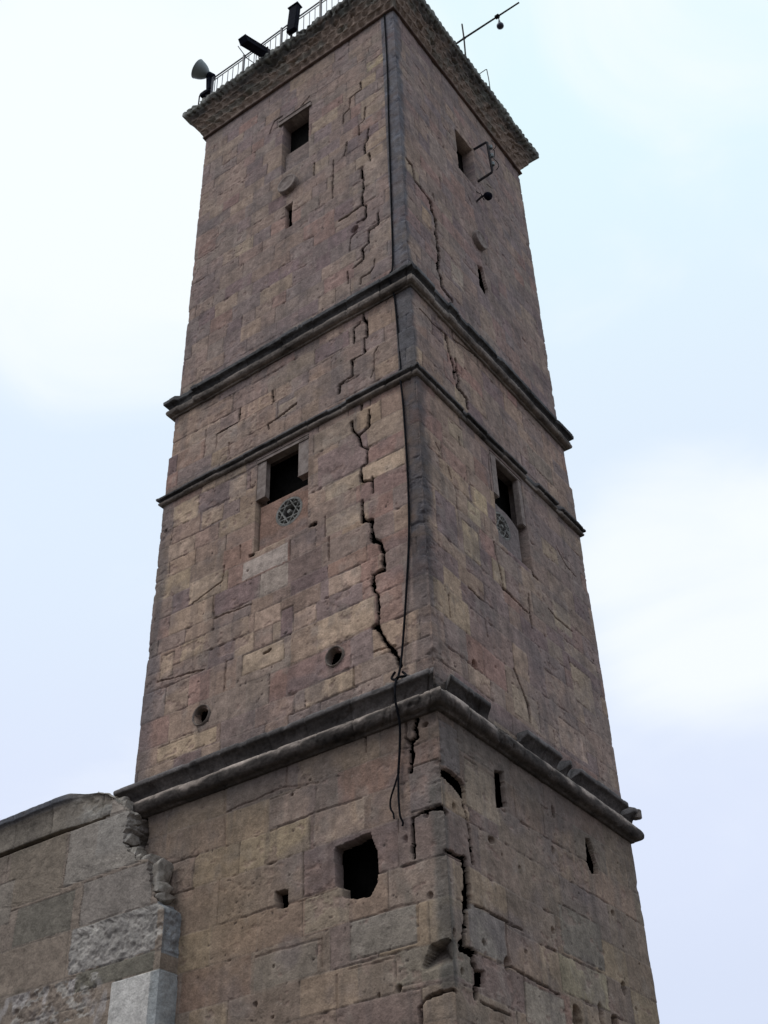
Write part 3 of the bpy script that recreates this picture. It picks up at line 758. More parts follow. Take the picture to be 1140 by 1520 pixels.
    if st == 'B':
        k = sstep(-.27, -.22, S + .03 * wob[0] + .012 * wob[2]) * (1 - sstep(.06, .30, S + .12 * wob[0]))
        k = k * (.45 + .55 * sstep(9.9, 10.8, Z + .5 * wob[0]))
        c = blendc(c, np.clip(k * (.8 + .4 * n_mid), 0, .95), (.075, .068, .072), .8)
        k = (1 - sstep(.12, .34, S + W + .12 * wob[0])); c = blendc(c, .6 * k, (.13, .115, .12))
        c = blendc(c, .30 * sstep(.3, .6, S / D), (.20, .16, .15))
        c = blendc(c, .5 * sstep(.5, .9, n_fin) * sstep(9, 10.6, Z) * (np.abs(S - .35) < .5) * (Z < 10.9), (.36, .22, .2))
    if st == 'A':
        k = np.exp(-(((S + 3.2) / .8) ** 2 + ((Z - 6.9) / .8) ** 2)); c = blendc(c, .65 * k * (.8 + .4 * n_mid), (.26, .175, .105))
        c = blendc(c, .30 * sstep(-.3, .5, fbm(s, z, 1.2, .8, seed + 14)), (.22, .18, .135))
        k = sstep(-.22, -.12, S + .05 * wob[0]) * (1 - sstep(.02, .10, S + .04 * wob[0])); c = blendc(c, .65 * k * (Z > 5.4) * (1 - .8 * sstep(7.6, 7.9, Z)), (.105, .10, .09), .6)
        k = sstep(.25, .6, fbm(s, z, .35, .7, seed + 15)) * (1 - sstep(.3, 1.3, np.abs(S + .5))); c = blendc(c, .45 * k, (.13, .12, .10))
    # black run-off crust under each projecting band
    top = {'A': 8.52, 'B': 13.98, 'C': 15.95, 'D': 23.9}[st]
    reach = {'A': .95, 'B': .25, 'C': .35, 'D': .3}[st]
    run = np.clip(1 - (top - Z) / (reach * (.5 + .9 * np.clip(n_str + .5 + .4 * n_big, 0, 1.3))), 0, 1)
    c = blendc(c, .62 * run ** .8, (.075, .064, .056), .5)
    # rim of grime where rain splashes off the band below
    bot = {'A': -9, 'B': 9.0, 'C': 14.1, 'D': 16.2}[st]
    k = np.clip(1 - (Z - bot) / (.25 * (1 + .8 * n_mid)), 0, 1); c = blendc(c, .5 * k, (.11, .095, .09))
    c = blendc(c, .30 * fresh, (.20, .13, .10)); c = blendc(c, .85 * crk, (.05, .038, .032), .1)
    scr = sstep(.55, .75, fbm(s, z, .07, .03, seed + 44, 3, .7)) * sstep(-.1, .3, fbm(s, z, .7, .6, seed + 45, 2)); c = blendc(c, .45 * scr, (.40, .34, .29))
    c = blendc(c, .75 * pit, (.07, .055, .05))
    deep = np.clip((dep - .05) / .1, 0, 1); c = blendc(c, .7 * deep, (.10, .08, .07), .1)  # faces deep in the holes painted darker, as shade
    c = np.clip(c, .02, .8)
    # the wall is a shell: where it is pierced the faces at the far end of the hole are left out
    G = np.concatenate([gone, gone[:, :1]], axis=1)
    keep = ~(G[:-1, :-1] & G[:-1, 1:] & G[1:, 1:] & G[1:, :-1])
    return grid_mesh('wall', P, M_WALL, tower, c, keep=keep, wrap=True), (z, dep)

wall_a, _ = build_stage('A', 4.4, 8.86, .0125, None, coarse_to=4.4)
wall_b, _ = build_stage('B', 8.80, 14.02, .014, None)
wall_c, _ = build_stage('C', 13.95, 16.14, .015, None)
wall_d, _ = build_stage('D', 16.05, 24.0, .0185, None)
tag(wall_a, 'lowest wall storey with the big ragged square hole'); tag(wall_b, 'tall middle wall storey with carved rosettes under its windows')
tag(wall_c, 'short plain wall storey between the two narrow bands'); tag(wall_d, 'top wall storey with round bosses and narrow slits')

# ---------------------------------------------------------------- projecting bands
def band(name, prof, seed, colour_fn, lump=.006, zl=.004, broken=None, label=None, mat=None, bz=0.0):
    """prof: rows (p outward, z). broken(s)->0..1 pulls a point in; colour_fn(row t, s, noise)->rgb"""
    rows = []
    for (p0, z0), (p1, z1) in zip(prof[:-1], prof[1:]):
        L_ = math.hypot(p1 - p0, z1 - z0); n = max(1, int(round(L_ / .014)))
        for i in range(n): rows.append((p0 + (p1 - p0) * i / n, z0 + (z1 - z0) * i / n))
    rows.append(prof[-1]); rows = np.array(rows)
    t = np.concatenate([[0], np.cumsum(np.hypot(np.diff(rows[:, 0]), np.diff(rows[:, 1])))])
    s = S_ALL
    n1 = fbm(s, t, .22, .10, seed, 4, .6); n2 = fbm(s, t, 1.0, .5, seed + 3, 3); n3 = vn(s, t, .035, .03, seed + 5)
    p = rows[:, 0][:, None] + lump * (1.3 * n1 + 1.0 * n2) + .002 * n3
    zz = rows[:, 1][:, None] + zl * (n2 + .6 * fbm(s, t * 0 + np.linspace(0, .001, len(t)), .4, 1, seed + 8, 3)) 
    # joints between the lengths of moulding
    r = np.random.default_rng(seed + 1); js = np.arange(-W, s.max(), .62); js = js + r.uniform(-.12, .12, len(js))
    dj = np.min(np.abs(s[:, None] - js[None, :]), axis=1)[None, :]
    seg = np.searchsorted(js, s); offs = r.uniform(-1, 1, len(js) + 1)[seg]; tone = r.uniform(.85, 1.15, len(js) + 1)[seg]
    body = np.clip(rows[:, 0] / .03, 0, 1)[:, None]
    p = p - .022 * (1 - sstep(.003, .013, dj)) * body + .009 * offs[None, :] * body
    zz = zz + .004 * r.uniform(-1, 1, len(js) + 1)[seg][None, :]
    # chips out of the lip
    chip = sstep(.33, .5, fbm(s, t, .16, .3, seed + 9, 3)) * np.clip((p - .03) / .05, 0, 1)
    p = p - chip * .022
    if broken is not None:
        k = broken(s, n1)
        p = p * (1 - k) + k * np.minimum(p, .0 + .012 * n1); zz = zz * (1 - k * bz) + k * bz * np.minimum(zz, rows[0, 1] + .10 + .02 * n1)
    off = p
    fx = 1 + 2 * off / W; fy = 1 + 2 * off / D
    P = np.empty(p.shape + (3,), dtype=np.float32)
    P[..., 0] = CX + (B_ALL[None, :, 0] - CX) * fx; P[..., 1] = CY + (B_ALL[None, :, 1] - CY) * fy; P[..., 2] = zz
    c = colour_fn(rows, s, n1, n2) * tone[None, :, None]
    c = c * np.clip(1 + .75 * n1 + .45 * n2 + .12 * n3, .25, 2)[..., None]
    o = grid_mesh(name, P, mat or M_TRIM, tower, np.clip(c, .01, .8).astype(np.float32), wrap=True)
    if label: tag(o, label)
    return o

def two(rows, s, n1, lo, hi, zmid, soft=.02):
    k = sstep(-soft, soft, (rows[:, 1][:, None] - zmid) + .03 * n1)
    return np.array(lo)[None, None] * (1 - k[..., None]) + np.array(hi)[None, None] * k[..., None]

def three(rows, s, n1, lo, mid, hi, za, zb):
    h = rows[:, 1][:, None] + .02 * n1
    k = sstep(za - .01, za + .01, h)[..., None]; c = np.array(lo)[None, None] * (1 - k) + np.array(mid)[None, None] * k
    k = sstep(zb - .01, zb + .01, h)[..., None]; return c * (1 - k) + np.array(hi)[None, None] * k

# lowest band: a fat roll, dark hollow above it, and a slab broken into lengths on the east face
roll = [(-.01, 8.49), (.03, 8.495), (.055, 8.515)] + [(.075 + .085 * math.sin(a), 8.625 - .10 * math.cos(a)) for a in np.linspace(.25, math.pi - .15, 12)] + [(.06, 8.735), (-.04, 8.745)]
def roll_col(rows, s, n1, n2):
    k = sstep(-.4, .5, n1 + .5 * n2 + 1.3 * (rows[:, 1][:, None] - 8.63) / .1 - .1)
    return np.array((.085, .070, .062))[None, None] * (1 - k[..., None]) + np.array((.29, .235, .20))[None, None] * k[..., None]  # highlight painted on top of the roll, shade on its underside
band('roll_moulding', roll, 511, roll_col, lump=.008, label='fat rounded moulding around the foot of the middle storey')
RNG_OK = [(-9.0, -0.06), (.22, 1.09), (1.89, 2.75), (2.93, 3.03), (3.22, 4.55), (4.72, 60)]
def slab_broken(s, n1):
    k = np.ones(len(s))
    for a, b in RNG_OK: k = np.minimum(k, 1 - sstep(a - .012, a + .012, s) * (1 - sstep(b - .012, b + .012, s)))
    return k[None, :] * np.ones_like(n1)
slab = [(-.02, 8.735), (.045, 8.74), (.048, 8.775), (.06, 8.81), (.085, 8.85), (.115, 8.885), (.15, 8.91), (.155, 8.955), (.15, 8.975), (.10, 8.985), (-.05, 9.0)]
band('cornice_slab', slab, 523, lambda rows, s, n1, n2: two(rows, s, n1, (.062, .053, .049), (.13, .115, .11), 8.93), broken=slab_broken, lump=.006, bz=1.0,  # hollow coloured dark: black crust plus the shade under the lip
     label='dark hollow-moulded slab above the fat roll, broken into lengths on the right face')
# upper of the two narrow bands
b3 = [(-.08, 15.83), (-.03, 15.835), (-.025, 15.86), (.01, 15.865), (.045, 15.885), (.062, 15.925), (.058, 15.965), (.03, 15.985), (.022, 16.0), (.024, 16.04), (.04, 16.075), (.075, 16.10), (.098, 16.11), (.10, 16.175), (.09, 16.19), (-.09, 16.235)]
band('string_course', b3, 541, lambda rows, s, n1, n2: three(rows, s, n1, (.17, .14, .12), (.05, .045, .043), (.105, .10, .10), 15.985, 16.105), lump=.007,  # the lip's shadow is coloured into the hollow below it
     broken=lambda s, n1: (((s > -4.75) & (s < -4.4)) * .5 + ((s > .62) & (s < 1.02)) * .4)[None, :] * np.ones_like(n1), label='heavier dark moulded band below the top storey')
b2 = [(-.06, 13.90), (-.02, 13.905), (.01, 13.915), (.03, 13.935), (.032, 13.965), (.012, 13.98), (.014, 14.0), (.045, 14.015), (.06, 14.02), (.062, 14.055), (.05, 14.068), (-.06, 14.09)]
band('string_course', b2, 557, lambda rows, s, n1, n2: three(rows, s, n1, (.16, .13, .11), (.05, .045, .043), (.11, .10, .098), 13.975, 14.018), lump=.005,  # same here: dark hollow tone paints the shadow under the lip
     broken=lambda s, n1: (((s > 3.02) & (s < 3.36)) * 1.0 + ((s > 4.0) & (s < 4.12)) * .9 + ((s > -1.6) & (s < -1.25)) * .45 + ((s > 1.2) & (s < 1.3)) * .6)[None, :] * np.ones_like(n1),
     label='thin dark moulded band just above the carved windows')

# ---------------------------------------------------------------- great cornice
def cornice():
    z0, z1 = 23.80, 24.66
    s = S_ALL
    # profile: thin bead, then four tiers each stepping out, then a knobbly slab
    prof = [(-.09, z0), (-.035, z0 + .005), (-.03, z0 + .04), (-.075, z0 + .055)]
    tiers = [(-.06, .02, z0 + .06, z0 + .20), (.02, .09, z0 + .20, z0 + .35), (.09, .16, z0 + .35, z0 + .49), (.16, .235, z0 + .49, z0 + .62)]
    for a, b, c, d in tiers:
        for u_ in np.linspace(0, 1, 9): prof.append((a + (b - a) * u_ ** 1.8 + .012, c + (d - c - .012) * u_))
        prof.append((b - .012, d))
    prof += [(.235, z1 - .22), (.285, z1 - .205), (.30, z1 - .16), (.30, z1 - .05), (.29, z1 - .01), (.25, z1), (-.6, z1 + .01)]
    rows = []
    for (p0, q0), (p1, q1) in zip(prof[:-1], prof[1:]):
        n = max(1, int(round(math.hypot(p1 - p0, q1 - q0) / .018)))
        for i in range(n): rows.append((p0 + (p1 - p0) * i / n, q0 + (q1 - q0) * i / n))
    rows.append(prof[-1]); rows = np.array(rows)
    t = np.concatenate([[0], np.cumsum(np.hypot(np.diff(rows[:, 0]), np.diff(rows[:, 1])))])
    n1 = fbm(s, t, .12, .09, 611, 4, .6); n2 = fbm(s, t, .45, .4, 617, 4, .6)
    p = rows[:, 0][:, None] + 0 * n1; z = rows[:, 1][:, None] + 0 * n1
    per = .21
    sm = s + .05 * fbm(s, t * 0 + np.linspace(0, .001, len(t)), .5, 1, 619, 2)[0]
    for i, (a, b, c, d) in enumerate(tiers):
        inn = ((rows[:, 1] >= c) & (rows[:, 1] < d + .001))[:, None]
        ph = .5 * (i % 2)
        cell = np.abs(((sm / per + ph) % 1) - .5) * 2        # 0 mid cell .. 1 at the rib
        hgt = np.clip((rows[:, 1] - c) / (d - c), 0, 1)[:, None]
        arch = sstep(.0, .28, (1 - hgt) * 1.0 + .12 - .75 * cell[None, :] ** 2 * 1.0)
        hol = (1 - cell[None, :] ** 2) * sstep(.05, .45, hgt) * (1 - .5 * sstep(.8, 1, hgt))
        p = p - inn * .045 * hol
    top = (rows[:, 1] > z1 - .23)[:, None] & (rows[:, 0] > .15)[:, None]
    knob = np.abs(np.sin(math.pi * sm / .12 + .4 * np.sin(sm * 2.1)))[None, :]
    p = p + top * (-.022 * (1 - knob) + .014 * n1); z = z + top * (.010 * n1 - .03 * (1 - knob) * (rows[:, 1] > z1 - .04)[:, None])
    lowslab = (rows[:, 1] > z1 - .23)[:, None] & (rows[:, 1] < z1 - .10)[:, None] & (rows[:, 0] > .2)[:, None]
    z = z + lowslab * .03 * (1 - knob)
    p = p + .010 * n1 + .010 * n2
    bite = sstep(.18, .4, fbm(s, t, .22, .14, 631, 4, .6)) * np.clip((rows[:, 0][:, None] + .02) / .1, 0, 1); p = p - .06 * bite
    # corner blocks crumbled
    fx = 1 + 2 * p / W; fy = 1 + 2 * p / D
    P = np.empty(p.shape + (3,), dtype=np.float32)
    P[..., 0] = CX + (B_ALL[None, :, 0] - CX) * fx; P[..., 1] = CY + (B_ALL[None, :, 1] - CY) * fy; P[..., 2] = z
    h = ((rows[:, 1] - z0) / (z1 - z0))[:, None]
    rust = np.array((.29, .215, .17)); soot = np.array((.085, .077, .07)); moss = np.array((.17, .175, .15)); pale = np.array((.26, .26, .235))
    k = sstep(.38, .80, h + .25 * n1 + .25 * n2)[..., None]
    c = rust * (1 - k) + soot * k
    k = (.55 * sstep(.05, .5, fbm(s, t, .3, .2, 641, 3)))[..., None]; c = c * (1 - k) + moss * k
    k = (top * sstep(-.25, .45, n1 + .5 * (knob - .5)) * .8)[..., None]; c = c * (1 - k) + pale * k
    bead = ((rows[:, 1] < z0 + .05))[:, None, None] * np.ones_like(n1)[..., None]; c = c * (1 - .8 * bead) + np.array((.10, .06, .05)) * .8 * bead
    c = c * (1 + .4 * n1)[..., None]
    o = grid_mesh('cornice', P, M_TRIM, tower, np.clip(c, .02, .7).astype(np.float32), wrap=True)
    tag(o, 'stepped crumbling stone cornice with a knobbly grey-green edge')
cornice()
m = MB(); m.box(-4.9, -.1, .1, 4.8, 24.50, 24.62); m.build('roof_deck', M_TRIM_PLAIN := mat_stone('roof_paving', attr=False, base=(.2, .19, .17), tint2=(.26, .24, .21)), tower)

# ---------------------------------------------------------------- face-space boxes for windows
def fpt(face, u, z, d):        # d: depth inwards from the plane of the lowest storey
    return Vector((-u, d, z)) if face == 'south' else Vector((-d, u, z))
def fbox(m, face, u0, u1, z0, z1, d0, d1, bev=.008):
    c = fpt(face, (u0 + u1) / 2, (z0 + z1) / 2, (d0 + d1) / 2)
    ax = (fpt(face, u1, 0, 0) - fpt(face, u0, 0, 0)) / 2; az = Vector((0, 0, (z1 - z0) / 2)); ad = (fpt(face, 0, 0, d1) - fpt(face, 0, 0, d0)) / 2
    m.frame_box(c, ax, ad, az, bev)

def panel(name, face, u0, u1, z0, z1, d, th, parent, seed, rosette=None, top_fn=None, tint=(.25, .17, .14)):
    u = np.arange(u0, u1 + .001, .008); z = np.arange(z0, z1 + .001, .008)
    U_, Z_ = np.meshgrid(u, z)
    n1 = fbm(u, z, .15, .12, seed, 4, .6); n2 = vn(u, z, .03, .03, seed + 4)
    dep = .006 * n1 + .0015 * n2
    c = np.array(tint)[None, None] * (1 + .25 * n1)[..., None]
    k = sstep(-.1, .6, fbm(u, z, .4, .3, seed + 2, 3))[..., None] * .6; c = c * (1 - k) + np.array((.21, .175, .165)) * k
    if rosette:
        cu, cz, R_ = rosette
        dx, dz_ = U_ - cu, Z_ - cz; rr = np.hypot(dx, dz_); ang = np.arctan2(dz_, dx)
        w = .0125 * (1 + .6 * n1)
        strand = np.abs(rr - R_ * .93) < w
        for kk in range(6):             # six-pointed star of straight ribs and a small inner ring
            a = kk * math.pi / 3 + math.pi / 6
            strand |= np.abs(dx * math.cos(a) + dz_ * math.sin(a) - R_ * .47) < w * .8
        for kk in range(6):
            a = kk * math.pi / 3
            strand |= (np.abs(dx * math.sin(a) - dz_ * math.cos(a)) < w * .6) & (dx * math.cos(a) + dz_ * math.sin(a) > R_ * .5)
        strand |= rr < R_ * .16
        hole = (rr < R_ * .93) & ~strand & (n1 > -.38)
        dep = np.where(hole, .075, dep - .004 * (rr < R_))
        c = np.where(hole[..., None], np.array((.05, .045, .042)), c)
        gk = (rr < R_ * 1.05) & ~hole; c = np.where(gk[..., None], np.array((.19, .18, .165)) * (1 + .3 * n1)[..., None], c)
        c = np.where(((rr > R_ * 1.05) & (rr < R_ * 1.12))[..., None], c * .8, c)
    zt = Z_.copy()
    if top_fn is not None:
        cap = np.array([top_fn(x) for x in u]); zt = z0 + (Z_ - z0) * ((cap - z0) / (z1 - z0))[None, :]
    # close the slab: sides folded back
    P = np.zeros(U_.shape + (3,), dtype=np.float32)
    dd = d + dep
    ring = np.zeros(U_.shape, bool); ring[0] = ring[-1] = True; ring[:, 0] = ring[:, -1] = True
    dd = np.where(ring, d + th, dd)
    if face == 'south': P[..., 0], P[..., 1], P[..., 2] = -U_, dd, zt
    else: P[..., 0], P[..., 1], P[..., 2] = -dd, U_, zt
    return grid_mesh(name, P, M_TRIM, parent, np.clip(c, .01, .8).astype(np.float32))

def back_plate(face, u0, u1, z0, z1, d):     # near-black plate close behind the opening, its colour standing in for shade
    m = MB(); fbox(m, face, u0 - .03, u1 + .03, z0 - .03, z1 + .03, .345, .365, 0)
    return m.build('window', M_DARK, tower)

m = MB(); m.box(-4.6, -.40, .40, 4.5, .1, 24.3); m.build('dark_liner', M_DARK, tower)  # added near-black liner, stops sky showing through the holes
# carved window, south face
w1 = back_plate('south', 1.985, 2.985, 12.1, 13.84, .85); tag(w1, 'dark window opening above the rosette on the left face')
m = MB()
fbox(m, 'south', 2.82, 2.975, 13.07, 13.80, .035, .13, .012); fbox(m, 'south', 1.995, 2.165, 13.12, 13.80, .030, .13, .012); fbox(m, 'south', 1.995, 2.975, 13.68 + .10, 13.84, .025, .13, .012)
m.build('window_frame', M_FRAME, w1)
panel('carved_panel', 'south', 1.988, 2.945, 12.10, 12.95, .095, .15, w1, 701, (2.39, 12.62, .235), tint=(.27, .165, .125))
# carved window, east face
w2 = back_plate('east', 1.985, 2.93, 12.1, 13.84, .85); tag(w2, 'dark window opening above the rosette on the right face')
m = MB()
fbox(m, 'east', 1.992, 2.16, 13.02, 13.81, .030, .13, .012); fbox(m, 'east', 2.80, 2.925, 12.92, 13.81, .032, .13, .012); fbox(m, 'east', 1.992, 2.925, 13.79, 13.84, .026, .13, .01)
m.build('window_frame', M_FRAME, w2)
panel('carved_panel', 'east', 1.988, 2.74, 12.10, 12.90, .085, .15, w2, 733, (2.24, 12.56, .22), top_fn=lambda x: 12.90 - .16 * max(0, (x - 2.3) / .48) ** 2, tint=(.20, .16, .15))
# top windows
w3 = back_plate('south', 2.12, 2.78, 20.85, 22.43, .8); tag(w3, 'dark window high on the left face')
panel('sill_panel', 'south', 2.123, 2.777, 20.85, 21.50, .17, .08, w3, 751, tint=(.22, .165, .145))
m = MB(); fbox(m, 'south', 2.09, 2.86, 22.44, 22.56, .062, .20, .015); m.build('lintel', M_FRAME, w3)
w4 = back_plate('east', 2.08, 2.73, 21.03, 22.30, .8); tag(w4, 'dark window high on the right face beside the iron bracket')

# round bosses
def boss(face, u, z, r, d0):
    m = MB(); n = fpt(face, 0, 0, -1)
    prof = [(-.05, r * .97), (.075, r * 1.0), (.095, r * .96), (.097, r * .85), (.085, r * .78), (.078, r * .5), (.085, r * .2), (.085, 0.001)]
    m.lathe(fpt(face, u, z, d0), n, prof, 36)
    return m.build('round_boss', M_FRAME, tower)
boss('south', 2.57, 20.33, .215, .085); boss('east', 2.50, 19.27, .20, .085)
# slit backs are cut into the wall itself; clay pipe mouths sit in the two round holes
def pipe_mouth(u, z, r):
    m = MB(); n = Vector((0, -1, 0))
    m.lathe(fpt('south', u, z, .028), n, [(-.09, r * .92), (.010, r * .92), (.022, r * .97), (.028, r * 1.04), (-.02, r * 1.12)], 28)
    return m.build('drain_pipe', M_POT, tower)
pipe_mouth(1.51, 9.80, .135); pipe_mouth(3.785, 9.74, .145)

# rubble lodged on the lowest band
def stone_lump(name, c, r, mat, seed, parent=None):
    g = np.random.default_rng(seed); m = MB()
    import bmesh
    bm = bmesh.new()
    for i in range(22):       # an angular splinter: the hull of points scattered near the faces of a box
        q = Vector(g.uniform(-1, 1, 3)); j = int(g.integers(3)); q[j] = math.copysign(g.uniform(.8, 1), q[j])
        bm.verts.new(Vector(c) + Vector((q.x * r[0], q.y * r[1], q.z * r[2])))
    h = bmesh.ops.convex_hull(bm, input=bm.verts)
    bmesh.ops.delete(bm, geom=[e for e in h['geom_interior'] if isinstance(e, bmesh.types.BMVert)], context='VERTS')
    bmesh.ops.bevel(bm, geom=list(bm.edges), offset=min(r) * .06, segments=2, affect='EDGES')
    bm.verts.index_update()
    m.add([v.co.copy() for v in bm.verts], [[v.index for v in f.verts] for f in bm.faces], False); bm.free()
    return m.build(name, mat, parent)
M_RUBBLE = mat_stone('rubble_stone', attr=False, base=(.12, .105, .10), tint2=(.22, .18, .155), bump=.8)
for i, (x, y, z, r, lab) in enumerate([(-.62, -.06, 9.02, .05, 'fist-sized dark stone lying on the lowest band left of the hanging cable'), (-.40, -.05, 9.04, .065, 'dark stone lodged on the lowest band right where the cable crosses it'),
                                   (.07, 4.99, 8.93, .11, 'worn block end left on the far right end of the lowest band')]):
    o = stone_lump('loose_stone', (x, y, z), (r, r * .8, r * .75), M_RUBBLE, 40 + i); tag(o, lab, 'stone')

# ---------------------------------------------------------------- old wall butting against the tower
ruin = empty('stone_wall', (-8, 0, 0), 'low ruined stone wall with a broken end butting against the left of the tower', 'wall')
def ruined_wall():
    T0 = -.30; BK = .55
    sfr = np.concatenate([np.arange(-12.0, -4.2, .10), np.arange(-4.2, 0, .0135), [0]])
    ser = np.concatenate([np.arange(.0135, .34, .0135), np.arange(.36, BK - T0, .05), [BK - T0]])
    s = np.concatenate([sfr, ser])
    z = np.concatenate([np.arange(0, 5, .12), np.arange(5, 9.0, .0125)])
    z = z[z < 8.995]
    # the broken end steps back towards the top
    keyz = [0, 6.98, 7.06, 7.12, 7.24, 7.30, 7.36, 7.72, 7.78, 7.98, 8.06, 8.38, 8.46, 8.60, 8.72, 8.86, 9.1]
    keyx = [-3.85, -3.85, -3.88, -4.0, -4.06, -4.10, -4.12, -4.20, -4.40, -4.62, -4.72, -4.70, -4.66, -4.74, -4.90, -5.10, -5.45]
    nz = fbm(np.array([0, 1.]), z, .5, .09, 801, 3, .6)[:, 0]
    XE = np.interp(z, keyz, keyx) + (.06 * np.round(nz * 3) / 3 + .02 * nz) * sstep(6.9, 7.2, z)
    S, Z = np.meshgrid(s, z)
    X = np.where(S <= 0, XE[:, None] + S, XE[:, None]); Y = np.where(S <= 0, T0, T0 + S)
    A = np.where(S <= 0, X, XE[:, None] + S)      # pattern coordinate
    w0 = fbm(s, z, .3, .3, 811, 4, .6); w1_ = fbm(s, z, .3, .3, 812, 4, .6); nm = fbm(s, z, .2, .14, 813, 4, .6); nb = fbm(s, z, 1.1, .8, 814, 3); nf = fbm(s, z, .05, .045, 815, 2); ns = fbm(s, z, .08, .5, 816, 3)
    beds = [0, .5, 1., 1.5, 2., 2.5, 3., 3.5, 4., 4.5, 5.05, 5.55, 6.12, 6.52, 7.12, 7.66, 8.10, 8.54, 9.2]
    PT = [(-4.62, -3.55, 5.55, 6.30, (.54, .50, .46)), (-5.45, -3.95, 6.55, 7.12, (.28, .25, .225)), (-5.35, -4.1, 7.13, 7.70, (.255, .215, .185)), (-5.75, -4.4, 7.74, 8.52, (.275, .235, .20)),
          (-6.9, -5.78, 7.70, 8.53, (.22, .175, .135)), (-6.6, -5.5, 7.14, 7.66, (.18, .155, .125)), (-5.3, -3.95, 6.31, 6.54, (.16, .14, .11)), (-7.4, -6.75, 7.5, 8.1, (.24, .20, .165))]
    colr, db, dv, offs, opn = ashlar(A + w0 * .02, Z + w1_ * .015, beds, .6, 1.4, 820, PT, None, .6)
    sz = z
    grey = np.array((.265, .212, .165)); colr = colr * .35 + grey * .65 * (1 + .0 * Z[..., None])
    for a, b, c_, d_, q in PT:
        sel = (A + w0 * .02 > a) & (A + w0 * .02 < b) & (Z + w1_ * .015 > c_) & (Z + w1_ * .015 < d_); colr[sel] = q
    jw = .003
    jb = 1 - sstep(jw, jw + .010, db); jv = 1 - sstep(jw, jw + .010, dv); opb = sstep(.0, .5, nm + nb * .5); opv = sstep(.3, .8, opn)
    dep = .010 * nb + .007 * nm + .003 * nf + .004 * offs + np.maximum(jb * (.3 + .7 * opb), jv * (.3 + .7 * opv)) * .014
    rough_blk = ((A > -5.45) & (Z > 6.55) & (Z < 7.12)) | ((A < -4.9) & (A > -6.4) & (Z > 6.0) & (Z < 6.5))
    dep += rough_blk * (.013 * np.clip(nf, -.6, 1) + .026 * fbm(s, z, .11, .09, 817, 4, .6))
    dep -= ((A > -4.62) & (Z > 5.55) & (Z < 6.30)) * .022
    endw = (S > 0)
    dep += ((Z > 8.525) & (A < -5.0)) * .05 + ((Z > 8.525) & (Z < 8.60) & (A < -5.15)) * .06
    dep += endw * sstep(7.1, 7.2, Z) * (.07 * np.round(nm * 3) / 3 + .012 * nf)
    e = .06; k = np.clip(.5 + S / (2 * e), 0, 1)
    dep += (1 - sstep(0, .07, np.abs(S))) * .014 * (1 + .8 * nm)
    P = np.empty(S.shape + (3,), dtype=np.float32)
    P[..., 0] = X - k * dep; P[..., 1] = Y + (1 - k) * dep; P[..., 2] = Z
    c = colr * (1 + .22 * nm + .15 * nb + .10 * ns)[..., None]
    def bl(c, k, rgb, mod=.25):
        t = np.array(rgb, dtype=np.float32) * (1 + mod * nm + .15 * ns)[..., None]; return c * (1 - k[..., None]) + t * k[..., None]
    c = bl(c, .4 * np.maximum(jb, jv), (.10, .09, .08))
    c = bl(c, .55 * sstep(.1, .5, fbm(s, z, .8, .6, 831, 3)) * (A < -5.2), (.135, .112, .088))
    c = bl(c, .75 * (rough_blk & (fbm(s, z, .12, .09, 818, 4, .65) + .4 * nm > .12)), (.40, .36, .32))
    c = bl(c, .55 * ((Z > 5.0) & (Z < 6.5) & (A < -4.7)) * sstep(.0, .4, fbm(s, z, .16, .3, 833, 3)), (.40, .36, .345))
    c = bl(c, .8 * ((Z > 5.5) & (Z < 6.31) & (S > -.12)) * sstep(-.4, .3, nm + .4), (.24, .25, .25))
    c = bl(c, .7 * (endw & (Z > 6.5) & (Z < 7.15)) * 1., (.27, .29, .31), .6)
    c = bl(c, .35 * sstep(7.9, 8.1, Z) * (A > -5.2), (.34, .31, .28))
    grid_mesh('masonry', P, M_WALL, ruin, np.clip(c, .02, .8).astype(np.float32))
    # back and core so that it is solid from every side
    m = MB(); m.box(-16.0, -5.6, -.20, BK + .02, 0, 8.98); m.box(-5.6, -5.05, 0.0, BK, 0, 8.6); m.build('core', M_RUBBLE, ruin)
    # coping course
    xs = np.concatenate([np.arange(-16, -8.2, .15), np.arange(-8.2, -4.84, .0135)])
    prof = [(-.30, 8.575), (.02, 8.57), (.028, 8.58), (.03, 8.62), (.02, 8.70), (.025, 8.80), (.04, 8.88), (.07, 8.94), (.105, 8.965), (.11, 9.035), (.09, 9.05), (-.3, 9.06), (-.6, 9.055), (-.86, 9.05), (-.88, 8.9), (-.88, 8.5)]
    rows = []
    for (p0, q0), (p1, q1) in zip(prof[:-1], prof[1:]):
        n = max(1, int(round(math.hypot(p1 - p0, q1 - q0) / (.014 if p1 > -.31 else .1))))
        for i in range(n): rows.append((p0 + (p1 - p0) * i / n, q0 + (q1 - q0) * i / n))
    rows.append(prof[-1]); rows = np.array(rows) 
    t = np.concatenate([[0], np.cumsum(np.hypot(np.diff(rows[:, 0]), np.diff(rows[:, 1])))])
    n1 = fbm(xs, t, .2, .12, 841, 4, .6); n2 = fbm(xs, t, .7, .5, 842, 3)
    wear = sstep(-5.95, -5.4, xs)[None, :]            # right end crumbled away
    p = rows[:, 0][:, None] + .008 * n1 + .010 * n2 - wear * np.clip(rows[:, 0][:, None] + .03, 0, 1) * .9 + wear * .022 * n1
    topdrop = np.interp(xs, [-16, -5.8, -5.3, -5.09, -4.95, -4.84], [0, 0, .10, .18, .28, .42])[None, :] + .03 * n1 * wear
    lim = 9.05 - topdrop
    zz = np.minimum(rows[:, 1][:, None] + .004 * n2 + .010 * n1 * (rows[:, 1][:, None] > 8.9), lim)
